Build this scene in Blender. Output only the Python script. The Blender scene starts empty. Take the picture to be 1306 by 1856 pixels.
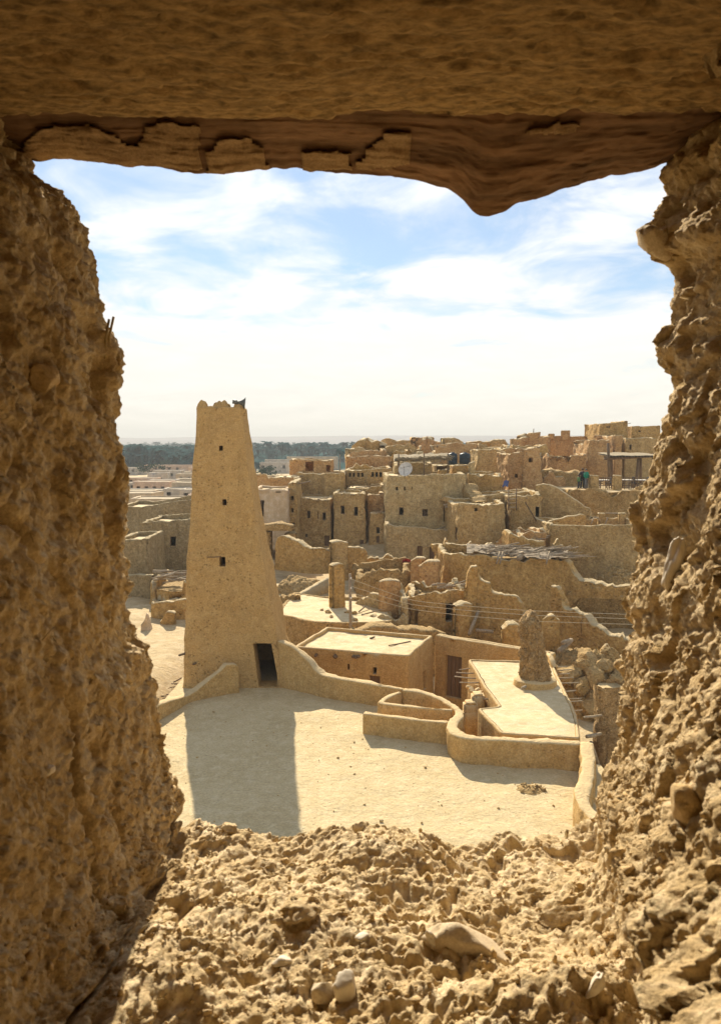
import bpy, bmesh, math, random
import numpy as np
from mathutils import Vector, Matrix
from mathutils.geometry import tessellate_polygon

S = bpy.context.scene
COL = S.collection
R = math.radians

# ------------------------------------------------------------------ camera, sky, sun, exposure
F = 1402.0            # focal length in photograph pixels (1306 x 1856)
TH = R(5.2)           # camera pitch, down
H = 9.2               # eye height above the mosque terrace
cam = bpy.data.cameras.new('camera')
cam.sensor_fit = 'VERTICAL'; cam.sensor_height = 36.0; cam.lens = F / 1856 * 36.0
cam.clip_start = 0.01; cam.clip_end = 60000
cam.dof.use_dof = True; cam.dof.focus_distance = 30.0; cam.dof.aperture_fstop = 24.0
camo = bpy.data.objects.new('camera', cam); COL.objects.link(camo)
camo.location = (0, 0, H); camo.rotation_euler = (math.pi / 2 - TH, 0, 0)
S.camera = camo

SUN_EL, SUN_AZ = R(31.5), R(-12.0)      # azimuth measured from +Y towards +X
sd = Vector((math.sin(SUN_AZ) * math.cos(SUN_EL), math.cos(SUN_AZ) * math.cos(SUN_EL), math.sin(SUN_EL)))
sl = bpy.data.lights.new('sun', 'SUN'); sl.energy = 5.0; sl.angle = R(0.53); sl.color = (1.0, 0.885, 0.69)
so = bpy.data.objects.new('sun', sl); COL.objects.link(so)
so.rotation_euler = sd.to_track_quat('Z', 'Y').to_euler(); so.location = (-10, 60, 60)

W = bpy.data.worlds.new('World'); S.world = W; W.use_nodes = True
nt = W.node_tree; nt.nodes.clear()
def wn(t, **k):
    n = nt.nodes.new(t)
    for a, v in k.items(): setattr(n, a, v)
    return n
def wl(a, b): nt.links.new(a, b)
def wmath(op, a, b=None, clamp=False):
    n = wn('ShaderNodeMath', operation=op, use_clamp=clamp)
    for i, v in enumerate((a, b)):
        if v is None: continue
        if isinstance(v, (int, float)): n.inputs[i].default_value = v
        else: wl(v, n.inputs[i])
    return n.outputs[0]
sky = wn('ShaderNodeTexSky', sky_type='NISHITA', sun_disc=False, sun_elevation=SUN_EL, sun_rotation=SUN_AZ,
         air_density=1.0, dust_density=0.1, ozone_density=2.0)
tc = wn('ShaderNodeTexCoord'); sx = wn('ShaderNodeSeparateXYZ'); wl(tc.outputs['Generated'], sx.inputs[0])
zc = wmath('MAXIMUM', sx.outputs[2], 0.0)
den = wmath('ADD', zc, 0.10)
cu = wn('ShaderNodeCombineXYZ'); wl(wmath('DIVIDE', sx.outputs[0], den), cu.inputs[0]); wl(wmath('DIVIDE', sx.outputs[1], den), cu.inputs[1])
def cnoise(scale, detail, rough, off, dist=0.0, stretch=(1, 1, 1)):
    mp = wn('ShaderNodeMapping'); wl(cu.outputs[0], mp.inputs[0]); mp.inputs['Location'].default_value = off; mp.inputs['Scale'].default_value = stretch
    n = wn('ShaderNodeTexNoise'); wl(mp.outputs[0], n.inputs['Vector'])
    n.inputs['Scale'].default_value = scale; n.inputs['Detail'].default_value = detail
    n.inputs['Roughness'].default_value = rough; n.inputs['Distortion'].default_value = dist
    return n.outputs['Fac']
n1 = cnoise(1.9, 10, 0.60, (3.35, 0.55, 0.0), 0.5, (1.0, 0.9, 1))
n2 = cnoise(0.7, 6, 0.55, (4.3, 1.7, 2.0), 0.3, (1.0, 1.5, 1))
cover = wmath('ADD', wmath('MULTIPLY', n1, 0.68), wmath('MULTIPLY', n2, 0.34))
# more veil towards the horizon
veil = wn('ShaderNodeMapRange'); veil.interpolation_type = 'SMOOTHSTEP'
wl(zc, veil.inputs[0]); veil.inputs[1].default_value = 0.27; veil.inputs[2].default_value = 0.03; veil.inputs[3].default_value = 0.0; veil.inputs[4].default_value = 0.25
cover2 = wmath('ADD', cover, veil.outputs[0])
cr = wn('ShaderNodeMapRange'); cr.interpolation_type = 'SMOOTHSTEP'; wl(cover2, cr.inputs[0])
cr.inputs[1].default_value = 0.46; cr.inputs[2].default_value = 0.67; cr.inputs[3].default_value = 0.24; cr.inputs[4].default_value = 1.0
# cloud brightness, a little warmer near the horizon
ccol = wn('ShaderNodeValToRGB'); wl(zc, ccol.inputs[0])
ce = ccol.color_ramp.elements
ce[0].position = 0.0; ce[0].color = (9.5, 9.05, 7.9, 1); ce[1].position = 0.30; ce[1].color = (9.6, 9.75, 9.9, 1)
e = ce.new(0.12); e.color = (9.7, 9.5, 9.0, 1)
mx = wn('ShaderNodeMix', data_type='RGBA'); wl(cr.outputs[0], mx.inputs['Factor'])
skt = wn('ShaderNodeMix', data_type='RGBA', blend_type='MULTIPLY'); skt.inputs['Factor'].default_value = 1.0
wl(sky.outputs[0], skt.inputs[6]); skt.inputs[7].default_value = (0.76, 0.95, 1.06, 1)
cb = wn('ShaderNodeMix', data_type='RGBA', blend_type='MULTIPLY'); cb.inputs['Factor'].default_value = 1.0
bv = wmath('ADD', wmath('MULTIPLY', n1, 0.30), 0.86); bc = wn('ShaderNodeCombineColor')
for k in range(3): wl(bv, bc.inputs[k])
wl(ccol.outputs[0], cb.inputs[6]); wl(bc.outputs[0], cb.inputs[7])
wl(skt.outputs[2], mx.inputs[6]); wl(cb.outputs[2], mx.inputs[7])
bg = wn('ShaderNodeBackground'); wl(mx.outputs[2], bg.inputs[0]); bg.inputs[1].default_value = 0.06
wo = wn('ShaderNodeOutputWorld'); wl(bg.outputs[0], wo.inputs[0])

S.view_settings.view_transform = 'Standard'; S.view_settings.look = 'None'
S.view_settings.exposure = 0.9; S.view_settings.gamma = 1.0; S.view_settings.use_curve_mapping = False
S.render.engine = 'CYCLES'
cy = S.cycles
cy.use_denoising = True
try: cy.denoiser = 'OPENIMAGEDENOISE'
except Exception: pass
cy.max_bounces = 8; cy.diffuse_bounces = 5; cy.glossy_bounces = 2; cy.transmission_bounces = 2; cy.volume_bounces = 0
cy.sample_clamp_indirect = 4.0; cy.use_adaptive_sampling = True; cy.adaptive_threshold = 0.012
cy.caustics_reflective = False; cy.caustics_refractive = False

# ------------------------------------------------------------------ numbers: rays of the surveyed photograph, noise
def ray(px, py):
    a = (px - 653) / F; b = (928 - py) / F
    return np.array((a, math.cos(TH) + b * math.sin(TH), -math.sin(TH) + b * math.cos(TH)))
def gp(px, py, z=0.0):
    d = ray(px, py); t = (z - H) / d[2]
    return np.array((d[0] * t, d[1] * t, z))
def at(px, py, Y):
    d = ray(px, py); t = Y / d[1]
    return np.array((d[0] * t, Y, H + d[2] * t))
def hit(A, B, px, py):
    d = ray(px, py); e = np.array((B[0] - A[0], B[1] - A[1])); L = np.hypot(*e); e = e / L
    n = np.array((-e[1], e[0])); t = (n @ np.array(A[:2])) / (n @ d[:2])
    p = d * t
    return float(e @ (p[:2] - np.array(A[:2]))), float(H + p[2])

_rs = np.random.RandomState(7)
PERM = np.concatenate([_rs.permutation(256)] * 3).astype(np.int32)
RND = _rs.uniform(-1, 1, 256).astype(np.float32)
def vnoise(P, seed=0):
    P = np.asarray(P, dtype=np.float64) + seed * 17.31
    I = np.floor(P).astype(np.int64); f = (P - I).astype(np.float32)
    I = (I & 255).astype(np.int32); w = f * f * f * (f * (f * 6 - 15) + 10)
    x0, y0, z0 = I[..., 0], I[..., 1], I[..., 2]; x1, y1, z1 = (x0 + 1) & 255, (y0 + 1) & 255, (z0 + 1) & 255
    def g(a, b, c): return RND[PERM[PERM[PERM[a] + b] + c]]
    wx, wy, wz = w[..., 0], w[..., 1], w[..., 2]
    a = g(x0, y0, z0) * (1 - wx) + g(x1, y0, z0) * wx; b = g(x0, y1, z0) * (1 - wx) + g(x1, y1, z0) * wx
    c = g(x0, y0, z1) * (1 - wx) + g(x1, y0, z1) * wx; d = g(x0, y1, z1) * (1 - wx) + g(x1, y1, z1) * wx
    return (a * (1 - wy) + b * wy) * (1 - wz) + (c * (1 - wy) + d * wy) * wz
def fbm(P, octv=4, seed=0, gain=0.5, lac=2.07):
    s = 0; a = 1.0; k = 0
    P = np.asarray(P, dtype=np.float64)
    for o in range(octv):
        s = s + a * vnoise(P, seed + o * 3); k += a; a *= gain; P = P * lac
    return s / k
def worley(P, seed=0):
    P = np.asarray(P, dtype=np.float64) + seed * 9.7
    I = np.floor(P).astype(np.int64); f = P - I
    d1 = np.full(P.shape[:-1], 9.0); cell = np.zeros(P.shape[:-1])
    for dx in (-1, 0, 1):
        for dy in (-1, 0, 1):
            for dz in (-1, 0, 1):
                a, b, c = (I[..., 0] + dx) & 255, (I[..., 1] + dy) & 255, (I[..., 2] + dz) & 255
                h = PERM[PERM[PERM[a] + b] + c]
                q = np.stack((dx + 0.5 + 0.45 * RND[h], dy + 0.5 + 0.45 * RND[(h + 57) & 255], dz + 0.5 + 0.45 * RND[(h + 131) & 255]), -1) - f
                d = (q * q).sum(-1); m = d < d1
                d1 = np.where(m, d, d1); cell = np.where(m, RND[(h + 91) & 255], cell)
    return np.sqrt(d1), cell
def sstep(a, b, x):
    t = np.clip((np.asarray(x, dtype=float) - a) / (b - a), 0, 1); return t * t * (3 - 2 * t)

# ------------------------------------------------------------------ objects
def mesh(name, V, Fq, mat, smooth=True):
    me = bpy.data.meshes.new(name)
    V = np.asarray(V, dtype=np.float32)
    if isinstance(Fq, np.ndarray):
        n, k = Fq.shape
        me.vertices.add(len(V)); me.vertices.foreach_set('co', V.ravel())
        me.loops.add(n * k); me.loops.foreach_set('vertex_index', Fq.astype(np.int32).ravel())
        me.polygons.add(n); me.polygons.foreach_set('loop_start', np.arange(0, n * k, k, dtype=np.int32))
        me.update(calc_edges=True)
    else:
        me.from_pydata(V.tolist(), [], Fq); me.update()
    if smooth: me.polygons.foreach_set('use_smooth', np.ones(len(me.polygons), dtype=bool))
    if mat is not None: me.materials.append(mat)
    return me
def obj(name, me, parent=None, origin=None, label=None, cat=None, group=None, kind=None):
    o = bpy.data.objects.new(name, me); COL.objects.link(o)
    if parent is not None: o.parent = parent
    elif origin is not None and me is not None:
        me.transform(Matrix.Translation(-Vector(origin))); o.location = origin
    tag(o, label, cat, group, kind)
    return o
def tag(o, label=None, cat=None, group=None, kind=None):
    if label: o['label'] = label
    if cat: o['category'] = cat
    if group: o['group'] = group
    if cat and not kind: kind = 'thing'
    if kind: o['kind'] = kind
    return o
def empty(name, loc, label, cat, group=None):
    o = bpy.data.objects.new(name, None); COL.objects.link(o); o.location = tuple(loc); o.empty_display_size = 0.3
    return tag(o, label, cat, group)
def part(name, V, Fq, mat, parent, smooth=True):
    """mesh given in world coordinates, parented to an unrotated empty or mesh (location only)"""
    me = mesh(name, V, Fq, mat, smooth)
    off = Vector((0, 0, 0)); p = parent
    while p is not None: off += p.location; p = p.parent
    me.transform(Matrix.Translation(-off))
    return obj(name, me, parent)
def gridfaces(n, m, closed=False, off=0, flip=False):
    """vertex (i, j) = off + i*m + j ; i along n, j along m"""
    i = np.arange(n if closed else n - 1); j = np.arange(m - 1)
    I, J = np.meshgrid(i, j, indexing='ij'); I2 = (I + 1) % n
    q = np.stack((I * m + J, I2 * m + J, I2 * m + J + 1, I * m + J + 1), -1).reshape(-1, 4) + off
    return q[:, ::-1] if flip else q
def box(x0, x1, y0, y1, z0, z1):
    V = [(x, y, z) for x in (x0, x1) for y in (y0, y1) for z in (z0, z1)]
    return V, [(0, 1, 3, 2), (4, 6, 7, 5), (0, 4, 5, 1), (2, 3, 7, 6), (0, 2, 6, 4), (1, 5, 7, 3)]
def tube(pts, rad, n=8, cap=True, jit=0.0, seed=0):
    P = np.asarray(pts, dtype=float); m = len(P)
    rad = np.full(m, rad) if np.isscalar(rad) else np.asarray(rad, dtype=float)
    T = np.gradient(P, axis=0); T /= np.linalg.norm(T, axis=1)[:, None]
    up = np.array((0, 0, 1.0)) if abs(T[0][2]) < 0.9 else np.array((1.0, 0, 0))
    V = []
    for k in range(m):
        a = np.cross(T[k], up); a /= np.linalg.norm(a); b = np.cross(a, T[k])
        for q in range(n):
            th = 2 * math.pi * q / n; V.append(P[k] + rad[k] * (math.cos(th) * a + math.sin(th) * b))
    V = np.array(V)
    if jit: V = V + jit * np.stack([vnoise(V * 9, seed + s) for s in (1, 2, 3)], -1)
    Fc = [(k * n + q, k * n + (q + 1) % n, (k + 1) * n + (q + 1) % n, (k + 1) * n + q) for k in range(m - 1) for q in range(n)]
    if cap:
        Fc.append(tuple(range(n))[::-1]); Fc.append(tuple((m - 1) * n + q for q in range(n)))
    return V, Fc
def join(*vf):
    V = []; Fc = []
    for v, f in vf:
        o = len(V); V.extend([tuple(p) for p in v]); Fc.extend([tuple(int(i) + o for i in q) for q in f])
    return V, Fc

# ------------------------------------------------------------------ materials
MATS = {}
def newmat(name):
    m = bpy.data.materials.new(name); m.use_nodes = True; MATS[name] = m
    n = m.node_tree; b = n.nodes['Principled BSDF']; b.inputs['Roughness'].default_value = 0.9
    b.inputs['Specular IOR Level'].default_value = 0.15
    return m, n, b
def earth(name, c1, c2, c3=None, scale=1.0, bump=0.5, pits=0.35, streak=0.0, spec=0.12, dist=0.03, fine=34.0, pitr=0.24, gate=(0.46, 0.60), grain=0.55, sunlit_dust=0.0, cracks=0.0):
    """mud, plaster, dry earth: blotches, grain, pits; all from the place in the world"""
    m, n, b = newmat(name); N = n.nodes; L = n.links
    b.inputs['Specular IOR Level'].default_value = spec
    g = N.new('ShaderNodeNewGeometry')
    def noise(s, d, r, st=None, dist_=0.0):
        t = N.new('ShaderNodeTexNoise'); t.inputs['Scale'].default_value = s * scale; t.inputs['Detail'].default_value = d; t.inputs['Roughness'].default_value = r
        t.inputs['Distortion'].default_value = dist_
        if st:
            mp = N.new('ShaderNodeMapping'); mp.inputs['Scale'].default_value = st; L.new(g.outputs['Position'], mp.inputs[0]); L.new(mp.outputs[0], t.inputs['Vector'])
        else: L.new(g.outputs['Position'], t.inputs['Vector'])
        return t.outputs['Fac']
    def mix(f, a, c, blend='MIX'):
        x = N.new('ShaderNodeMix'); x.data_type = 'RGBA'; x.blend_type = blend
        for s, v in ((0, f), (6, a), (7, c)):
            if hasattr(v, 'links') or hasattr(v, 'is_linked'): L.new(v, x.inputs[s])
            else: x.inputs[s].default_value = v if s == 0 else (*v, 1)
        return x.outputs[2]
    def ramp(v, a, c):
        r = N.new('ShaderNodeMapRange'); r.interpolation_type = 'SMOOTHSTEP'; L.new(v, r.inputs[0]); r.inputs[1].default_value = a; r.inputs[2].default_value = c
        return r.outputs[0]
    big = ramp(noise(0.55, 5, 0.6, dist_=0.4), 0.32, 0.68)
    col = mix(big, c1, c2)
    c3 = c3 or tuple(min(1, v * 1.25) for v in c1)
    mid = ramp(noise(3.1, 8, 0.62), 0.42, 0.72)
    col = mix(mid, col, c3)
    if streak:
        s = ramp(noise(1.3, 6, 0.6, (1.6, 1.6, 0.16)), 0.42, 0.75)
        sm = N.new('ShaderNodeMath'); sm.operation = 'MULTIPLY'; L.new(s, sm.inputs[0]); sm.inputs[1].default_value = streak
        col = mix(sm.outputs[0], col, tuple(v * 0.62 for v in c1))
    fine_n = noise(fine, 4, 0.7)
    x = N.new('ShaderNodeMix'); x.data_type = 'RGBA'; x.blend_type = 'OVERLAY'; x.inputs[0].default_value = grain
    L.new(col, x.inputs[6]); cmb = N.new('ShaderNodeCombineColor')
    for k in range(3): L.new(fine_n, cmb.inputs[k])
    L.new(cmb.outputs[0], x.inputs[7]); col = x.outputs[2]
    v = N.new('ShaderNodeTexVoronoi'); v.inputs['Scale'].default_value = 5.5 * scale; L.new(g.outputs['Position'], v.inputs['Vector'])
    pit = ramp(v.outputs['Distance'], pitr, pitr * 0.42)
    if pits:
        pm = N.new('ShaderNodeMath'); pm.operation = 'MULTIPLY'; L.new(pit, pm.inputs[0])
        gt = ramp(noise(1.7, 3, 0.5), *gate); pm2 = N.new('ShaderNodeMath'); pm2.operation = 'MULTIPLY'; L.new(gt, pm2.inputs[0]); pm2.inputs[1].default_value = pits
        L.new(pm2.outputs[0], pm.inputs[1]); pitv = pm.outputs[0]
        col = mix(pitv, col, tuple(q * 0.42 for q in c1))
    if sunlit_dust:  # pale dust on upward faces, sunlit rims painted into the colour with it
        sn = N.new('ShaderNodeSeparateXYZ'); L.new(g.outputs['Normal'], sn.inputs[0])
        dm = N.new('ShaderNodeMath'); dm.operation = 'MULTIPLY'; L.new(ramp(sn.outputs[2], 0.40, 0.80), dm.inputs[0]); dm.inputs[1].default_value = sunlit_dust
        col = mix(dm.outputs[0], col, (0.62, 0.50, 0.30))
    if cracks:
        cvd = N.new('ShaderNodeMixRGB'); cvd.blend_type = 'ADD'; cvd.inputs[0].default_value = 0.25
        wn_ = N.new('ShaderNodeTexNoise'); wn_.inputs['Scale'].default_value = 2.2; wn_.inputs['Detail'].default_value = 5; L.new(g.outputs['Position'], wn_.inputs['Vector'])
        L.new(g.outputs['Position'], cvd.inputs[1]); L.new(wn_.outputs['Color'], cvd.inputs[2])
        cv = N.new('ShaderNodeTexVoronoi'); cv.feature = 'DISTANCE_TO_EDGE'; cv.inputs['Scale'].default_value = 0.8; L.new(cvd.outputs[0], cv.inputs['Vector'])
        cm = N.new('ShaderNodeMath'); cm.operation = 'MULTIPLY'; L.new(ramp(cv.outputs['Distance'], 0.022, 0.004), cm.inputs[0])
        cg = N.new('ShaderNodeMath'); cg.operation = 'MULTIPLY'; L.new(ramp(noise(0.5, 3, 0.5), 0.45, 0.62), cg.inputs[0]); cg.inputs[1].default_value = cracks; L.new(cg.outputs[0], cm.inputs[1])
        col = mix(cm.outputs[0], col, tuple(q * 0.5 for q in c1))
    L.new(col, b.inputs['Base Color'])
    hsum = N.new('ShaderNodeMath'); hsum.operation = 'MULTIPLY_ADD'; L.new(noise(7.0, 9, 0.66), hsum.inputs[0]); hsum.inputs[1].default_value = 1.0
    L.new(noise(1.2, 3, 0.5), hsum.inputs[2])
    hh = hsum.outputs[0]
    if pits:
        sub = N.new('ShaderNodeMath'); sub.operation = 'SUBTRACT'; L.new(hh, sub.inputs[0]); L.new(pitv, sub.inputs[1]); hh = sub.outputs[0]
    bp = N.new('ShaderNodeBump'); bp.inputs['Strength'].default_value = bump; bp.inputs['Distance'].default_value = dist / scale * 2
    L.new(hh, bp.inputs['Height']); L.new(bp.outputs[0], b.inputs['Normal'])
    return m
def plain(name, c, rough=0.8, var=0.25, scale=6.0, metal=0.0, stretch=(1, 1, 1), bump=0.2, spec=0.2, dist=0.01):
    m, n, b = newmat(name); N = n.nodes; L = n.links
    g = N.new('ShaderNodeNewGeometry'); mp = N.new('ShaderNodeMapping'); mp.inputs['Scale'].default_value = stretch; L.new(g.outputs['Position'], mp.inputs[0])
    t = N.new('ShaderNodeTexNoise'); t.inputs['Scale'].default_value = scale; t.inputs['Detail'].default_value = 7; t.inputs['Roughness'].default_value = 0.62; L.new(mp.outputs[0], t.inputs['Vector'])
    x = N.new('ShaderNodeMix'); x.data_type = 'RGBA'; x.inputs[6].default_value = (*[v * (1 - var) for v in c], 1); x.inputs[7].default_value = (*[min(1, v * (1 + var)) for v in c], 1)
    r = N.new('ShaderNodeMapRange'); L.new(t.outputs['Fac'], r.inputs[0]); r.inputs[1].default_value = 0.3; r.inputs[2].default_value = 0.7; L.new(r.outputs[0], x.inputs[0])
    L.new(x.outputs[2], b.inputs['Base Color']); b.inputs['Roughness'].default_value = rough; b.inputs['Metallic'].default_value = metal; b.inputs['Specular IOR Level'].default_value = spec
    bp = N.new('ShaderNodeBump'); bp.inputs['Strength'].default_value = bump; bp.inputs['Distance'].default_value = dist; L.new(t.outputs['Fac'], bp.inputs['Height']); L.new(bp.outputs[0], b.inputs['Normal'])
    return m
M_TOWER = earth('tower_mud', (0.55, 0.345, 0.135), (0.47, 0.29, 0.11), (0.59, 0.38, 0.155), 1.5, 1.0, 0.5, 0.25, dist=0.07, fine=13, pitr=0.30, gate=(0.40, 0.60), grain=0.6)
M_PARA = earth('parapet_mud', (0.53, 0.34, 0.13), (0.475, 0.295, 0.11), (0.58, 0.39, 0.168), 1.5, 0.9, 0.4, 0.3, dist=0.05, fine=12, pitr=0.26, grain=0.75, sunlit_dust=0.6)
M_MUD = [earth('house_mud_a', (0.55, 0.365, 0.15), (0.46, 0.295, 0.112), (0.63, 0.44, 0.20), 0.9, 1.0, 0.5, 0.5, dist=0.10, fine=8, pitr=0.28, grain=0.85, sunlit_dust=0.85),
         earth('house_mud_b', (0.56, 0.345, 0.12), (0.455, 0.275, 0.09), (0.63, 0.41, 0.16), 0.8, 1.0, 0.5, 0.45, dist=0.10, fine=9, pitr=0.28, grain=0.85, sunlit_dust=0.85),
         earth('house_mud_c', (0.55, 0.40, 0.19), (0.45, 0.32, 0.145), (0.63, 0.475, 0.245), 1.0, 1.0, 0.5, 0.55, dist=0.10, fine=8, pitr=0.28, grain=0.85, sunlit_dust=0.85),
         earth('house_mud_d', (0.60, 0.36, 0.15), (0.50, 0.285, 0.112), (0.66, 0.42, 0.19), 0.7, 1.0, 0.5, 0.4, dist=0.10, fine=10, pitr=0.28, grain=0.85, sunlit_dust=0.85)]
M_RUBBLE = earth('ruin_rubble', (0.46, 0.295, 0.115), (0.35, 0.22, 0.08), (0.55, 0.375, 0.16), 1.6, 1.0, 0.7, 0.1, dist=0.12, fine=7, pitr=0.4, grain=0.9, sunlit_dust=0.12)
M_ROOF = earth('roof_dust', (0.60, 0.475, 0.275), (0.52, 0.40, 0.22), (0.66, 0.545, 0.35), 1.2, 0.6, 0.25, 0.0, dist=0.03)
M_TERR = earth('terrace_clay', (0.54, 0.425, 0.24), (0.475, 0.365, 0.195), (0.58, 0.47, 0.28), 1.0, 0.55, 0.25, 0.0, dist=0.05, fine=14, grain=0.5, cracks=0.2)
M_GROUND = earth('ground_dust', (0.50, 0.38, 0.21), (0.42, 0.31, 0.165), (0.57, 0.45, 0.275), 0.5, 0.7, 0.3, 0.0, dist=0.04)
M_PINK = earth('pale_plaster', (0.56, 0.42, 0.26), (0.46, 0.33, 0.19), (0.64, 0.51, 0.36), 0.9, 0.6, 0.3, 0.4)
M_FAR = [earth('far_plaster_a', (0.48, 0.38, 0.25), (0.40, 0.31, 0.20), None, 0.4, 0.3, 0.1, 0.3),
         earth('far_plaster_b', (0.52, 0.37, 0.26), (0.45, 0.31, 0.21), None, 0.4, 0.3, 0.1, 0.3),
         earth('far_plaster_c', (0.46, 0.40, 0.32), (0.38, 0.33, 0.26), None, 0.4, 0.3, 0.1, 0.3)]
M_WOOD = plain('weathered_wood', (0.16, 0.105, 0.06), 0.85, 0.4, 14, stretch=(1, 1, 0.12))
M_DOOR = plain('door_wood', (0.19, 0.115, 0.06), 0.8, 0.3, 10, stretch=(3, 3, 0.2))
M_LOG = plain('palm_log', (0.34, 0.27, 0.18), 0.9, 0.35, 12, bump=0.5)
M_GREYLOG = plain('grey_palm_wood', (0.29, 0.225, 0.15), 0.9, 0.45, 16, bump=0.6)
M_THATCH = plain('palm_thatch', (0.30, 0.24, 0.15), 0.95, 0.45, 22, bump=0.9, dist=0.03)
M_PALM = plain('palm_leaf', (0.024, 0.068, 0.066), 1.0, 0.5, 0.12, bump=0.0, spec=0.0)
M_TRUNK = plain('palm_trunk', (0.16, 0.12, 0.08), 0.95, 0.3, 4, bump=0.5)
M_TREE = plain('tree_leaf', (0.034, 0.065, 0.035), 1.0, 0.5, 0.3, bump=0.0, spec=0.0)
M_TANK = plain('blue_plastic', (0.022, 0.036, 0.045), 0.5, 0.2, 3)
M_DISH = plain('dish_paint', (0.55, 0.53, 0.48), 0.6, 0.25, 5)
M_METAL = plain('grey_metal', (0.14, 0.135, 0.12), 0.55, 0.3, 8, metal=0.3)
M_HORN = plain('horn_paint', (0.10, 0.10, 0.085), 0.6, 0.25, 6)
M_WIRE = plain('bare_wire', (0.52, 0.45, 0.32), 0.5, 0.1, 4)
M_RED = plain('red_cloth', (0.42, 0.03, 0.035), 0.8, 0.2, 5)
M_BLUE = plain('blue_cloth', (0.05, 0.09, 0.30), 0.8, 0.2, 5)
M_GREEN = plain('green_cloth', (0.02, 0.22, 0.13), 0.8, 0.15, 5)
M_OLIVE = plain('olive_cloth', (0.10, 0.20, 0.07), 0.8, 0.15, 5)
M_BLACK = plain('dark_cloth', (0.02, 0.022, 0.028), 0.8, 0.15, 5)
M_GREY = plain('grey_cloth', (0.16, 0.16, 0.17), 0.8, 0.15, 5)
M_SKIN = plain('skin', (0.30, 0.16, 0.09), 0.6, 0.1, 5)
M_HAIR = plain('hair', (0.015, 0.012, 0.01), 0.6, 0.1, 5)
M_WHITE = plain('white_paint', (0.72, 0.68, 0.60), 0.7, 0.1, 4)
M_TOWNROOF = earth('town_roof', (0.44, 0.36, 0.24), (0.36, 0.29, 0.19), (0.52, 0.43, 0.30), 0.6, 0.5, 0.3, 0.0)
M_HILL = earth('desert_hill', (0.15, 0.135, 0.15), (0.12, 0.108, 0.12), None, 0.01, 0.3, 0.0, 0.0)

# ------------------------------------------------------------------ builders
def displace(P, Nrm, rough, seed=0):
    d = rough * (1.3 * fbm(P * 0.55, 3, seed) + 1.0 * fbm(P * 2.3, 4, seed + 5, 0.62))
    return P + Nrm * d[..., None]
def roofmesh(name, ring, z, mat, parent, sub=0, amp=0.0):
    tri = tessellate_polygon([[Vector((p[0], p[1], 0)) for p in ring]])
    bm = bmesh.new(); vs = [bm.verts.new((p[0], p[1], z)) for p in ring]
    for t in tri:
        try: bm.faces.new([vs[i] for i in t])
        except ValueError: pass
    if sub:
        for _ in range(7):
            ed = [e for e in bm.edges if e.calc_length() > sub]
            if not ed or len(bm.faces) > 30000: break
            bmesh.ops.subdivide_edges(bm, edges=ed, cuts=1); bmesh.ops.triangulate(bm, faces=[f for f in bm.faces if len(f.verts) > 3])
        if amp:
            P = np.array([v.co[:] for v in bm.verts]); d = amp * fbm(P * 1.1, 4, 3)
            for v, q in zip(bm.verts, d): v.co.z += q
    bm.normal_update()
    if bm.faces and sum(f.normal.z for f in bm.faces) < 0: bmesh.ops.reverse_faces(bm, faces=bm.faces)
    V = np.array([v.co[:] for v in bm.verts]); Fc = [tuple(v.index for v in f.verts) for f in bm.faces]; bm.verts.index_update()
    bm.verts.index_update(); Fc = [tuple(v.index for v in f.verts) for f in bm.faces]; bm.free()
    return part(name, V, Fc, mat, parent)

def frame_bars(c, n, w, mat, name, parent, cross=False):
    """c: four corners ccw (front), n outward; a wooden frame of square bars set back in the reveal"""
    c = [np.asarray(p) - n * 0.12 for p in c]
    vf = []
    segs = [(c[0], c[1]), (c[1], c[2]), (c[2], c[3]), (c[3], c[0])]
    if cross: segs += [((c[0] + c[1]) / 2, (c[2] + c[3]) / 2), ((c[1] + c[2]) / 2, (c[3] + c[0]) / 2)]
    for a, b in segs: vf.append(tube([a, (a + b) / 2, b], w, 4))
    V, Fc = join(*vf)
    return part(name, V, Fc, mat, parent, smooth=False)

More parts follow.
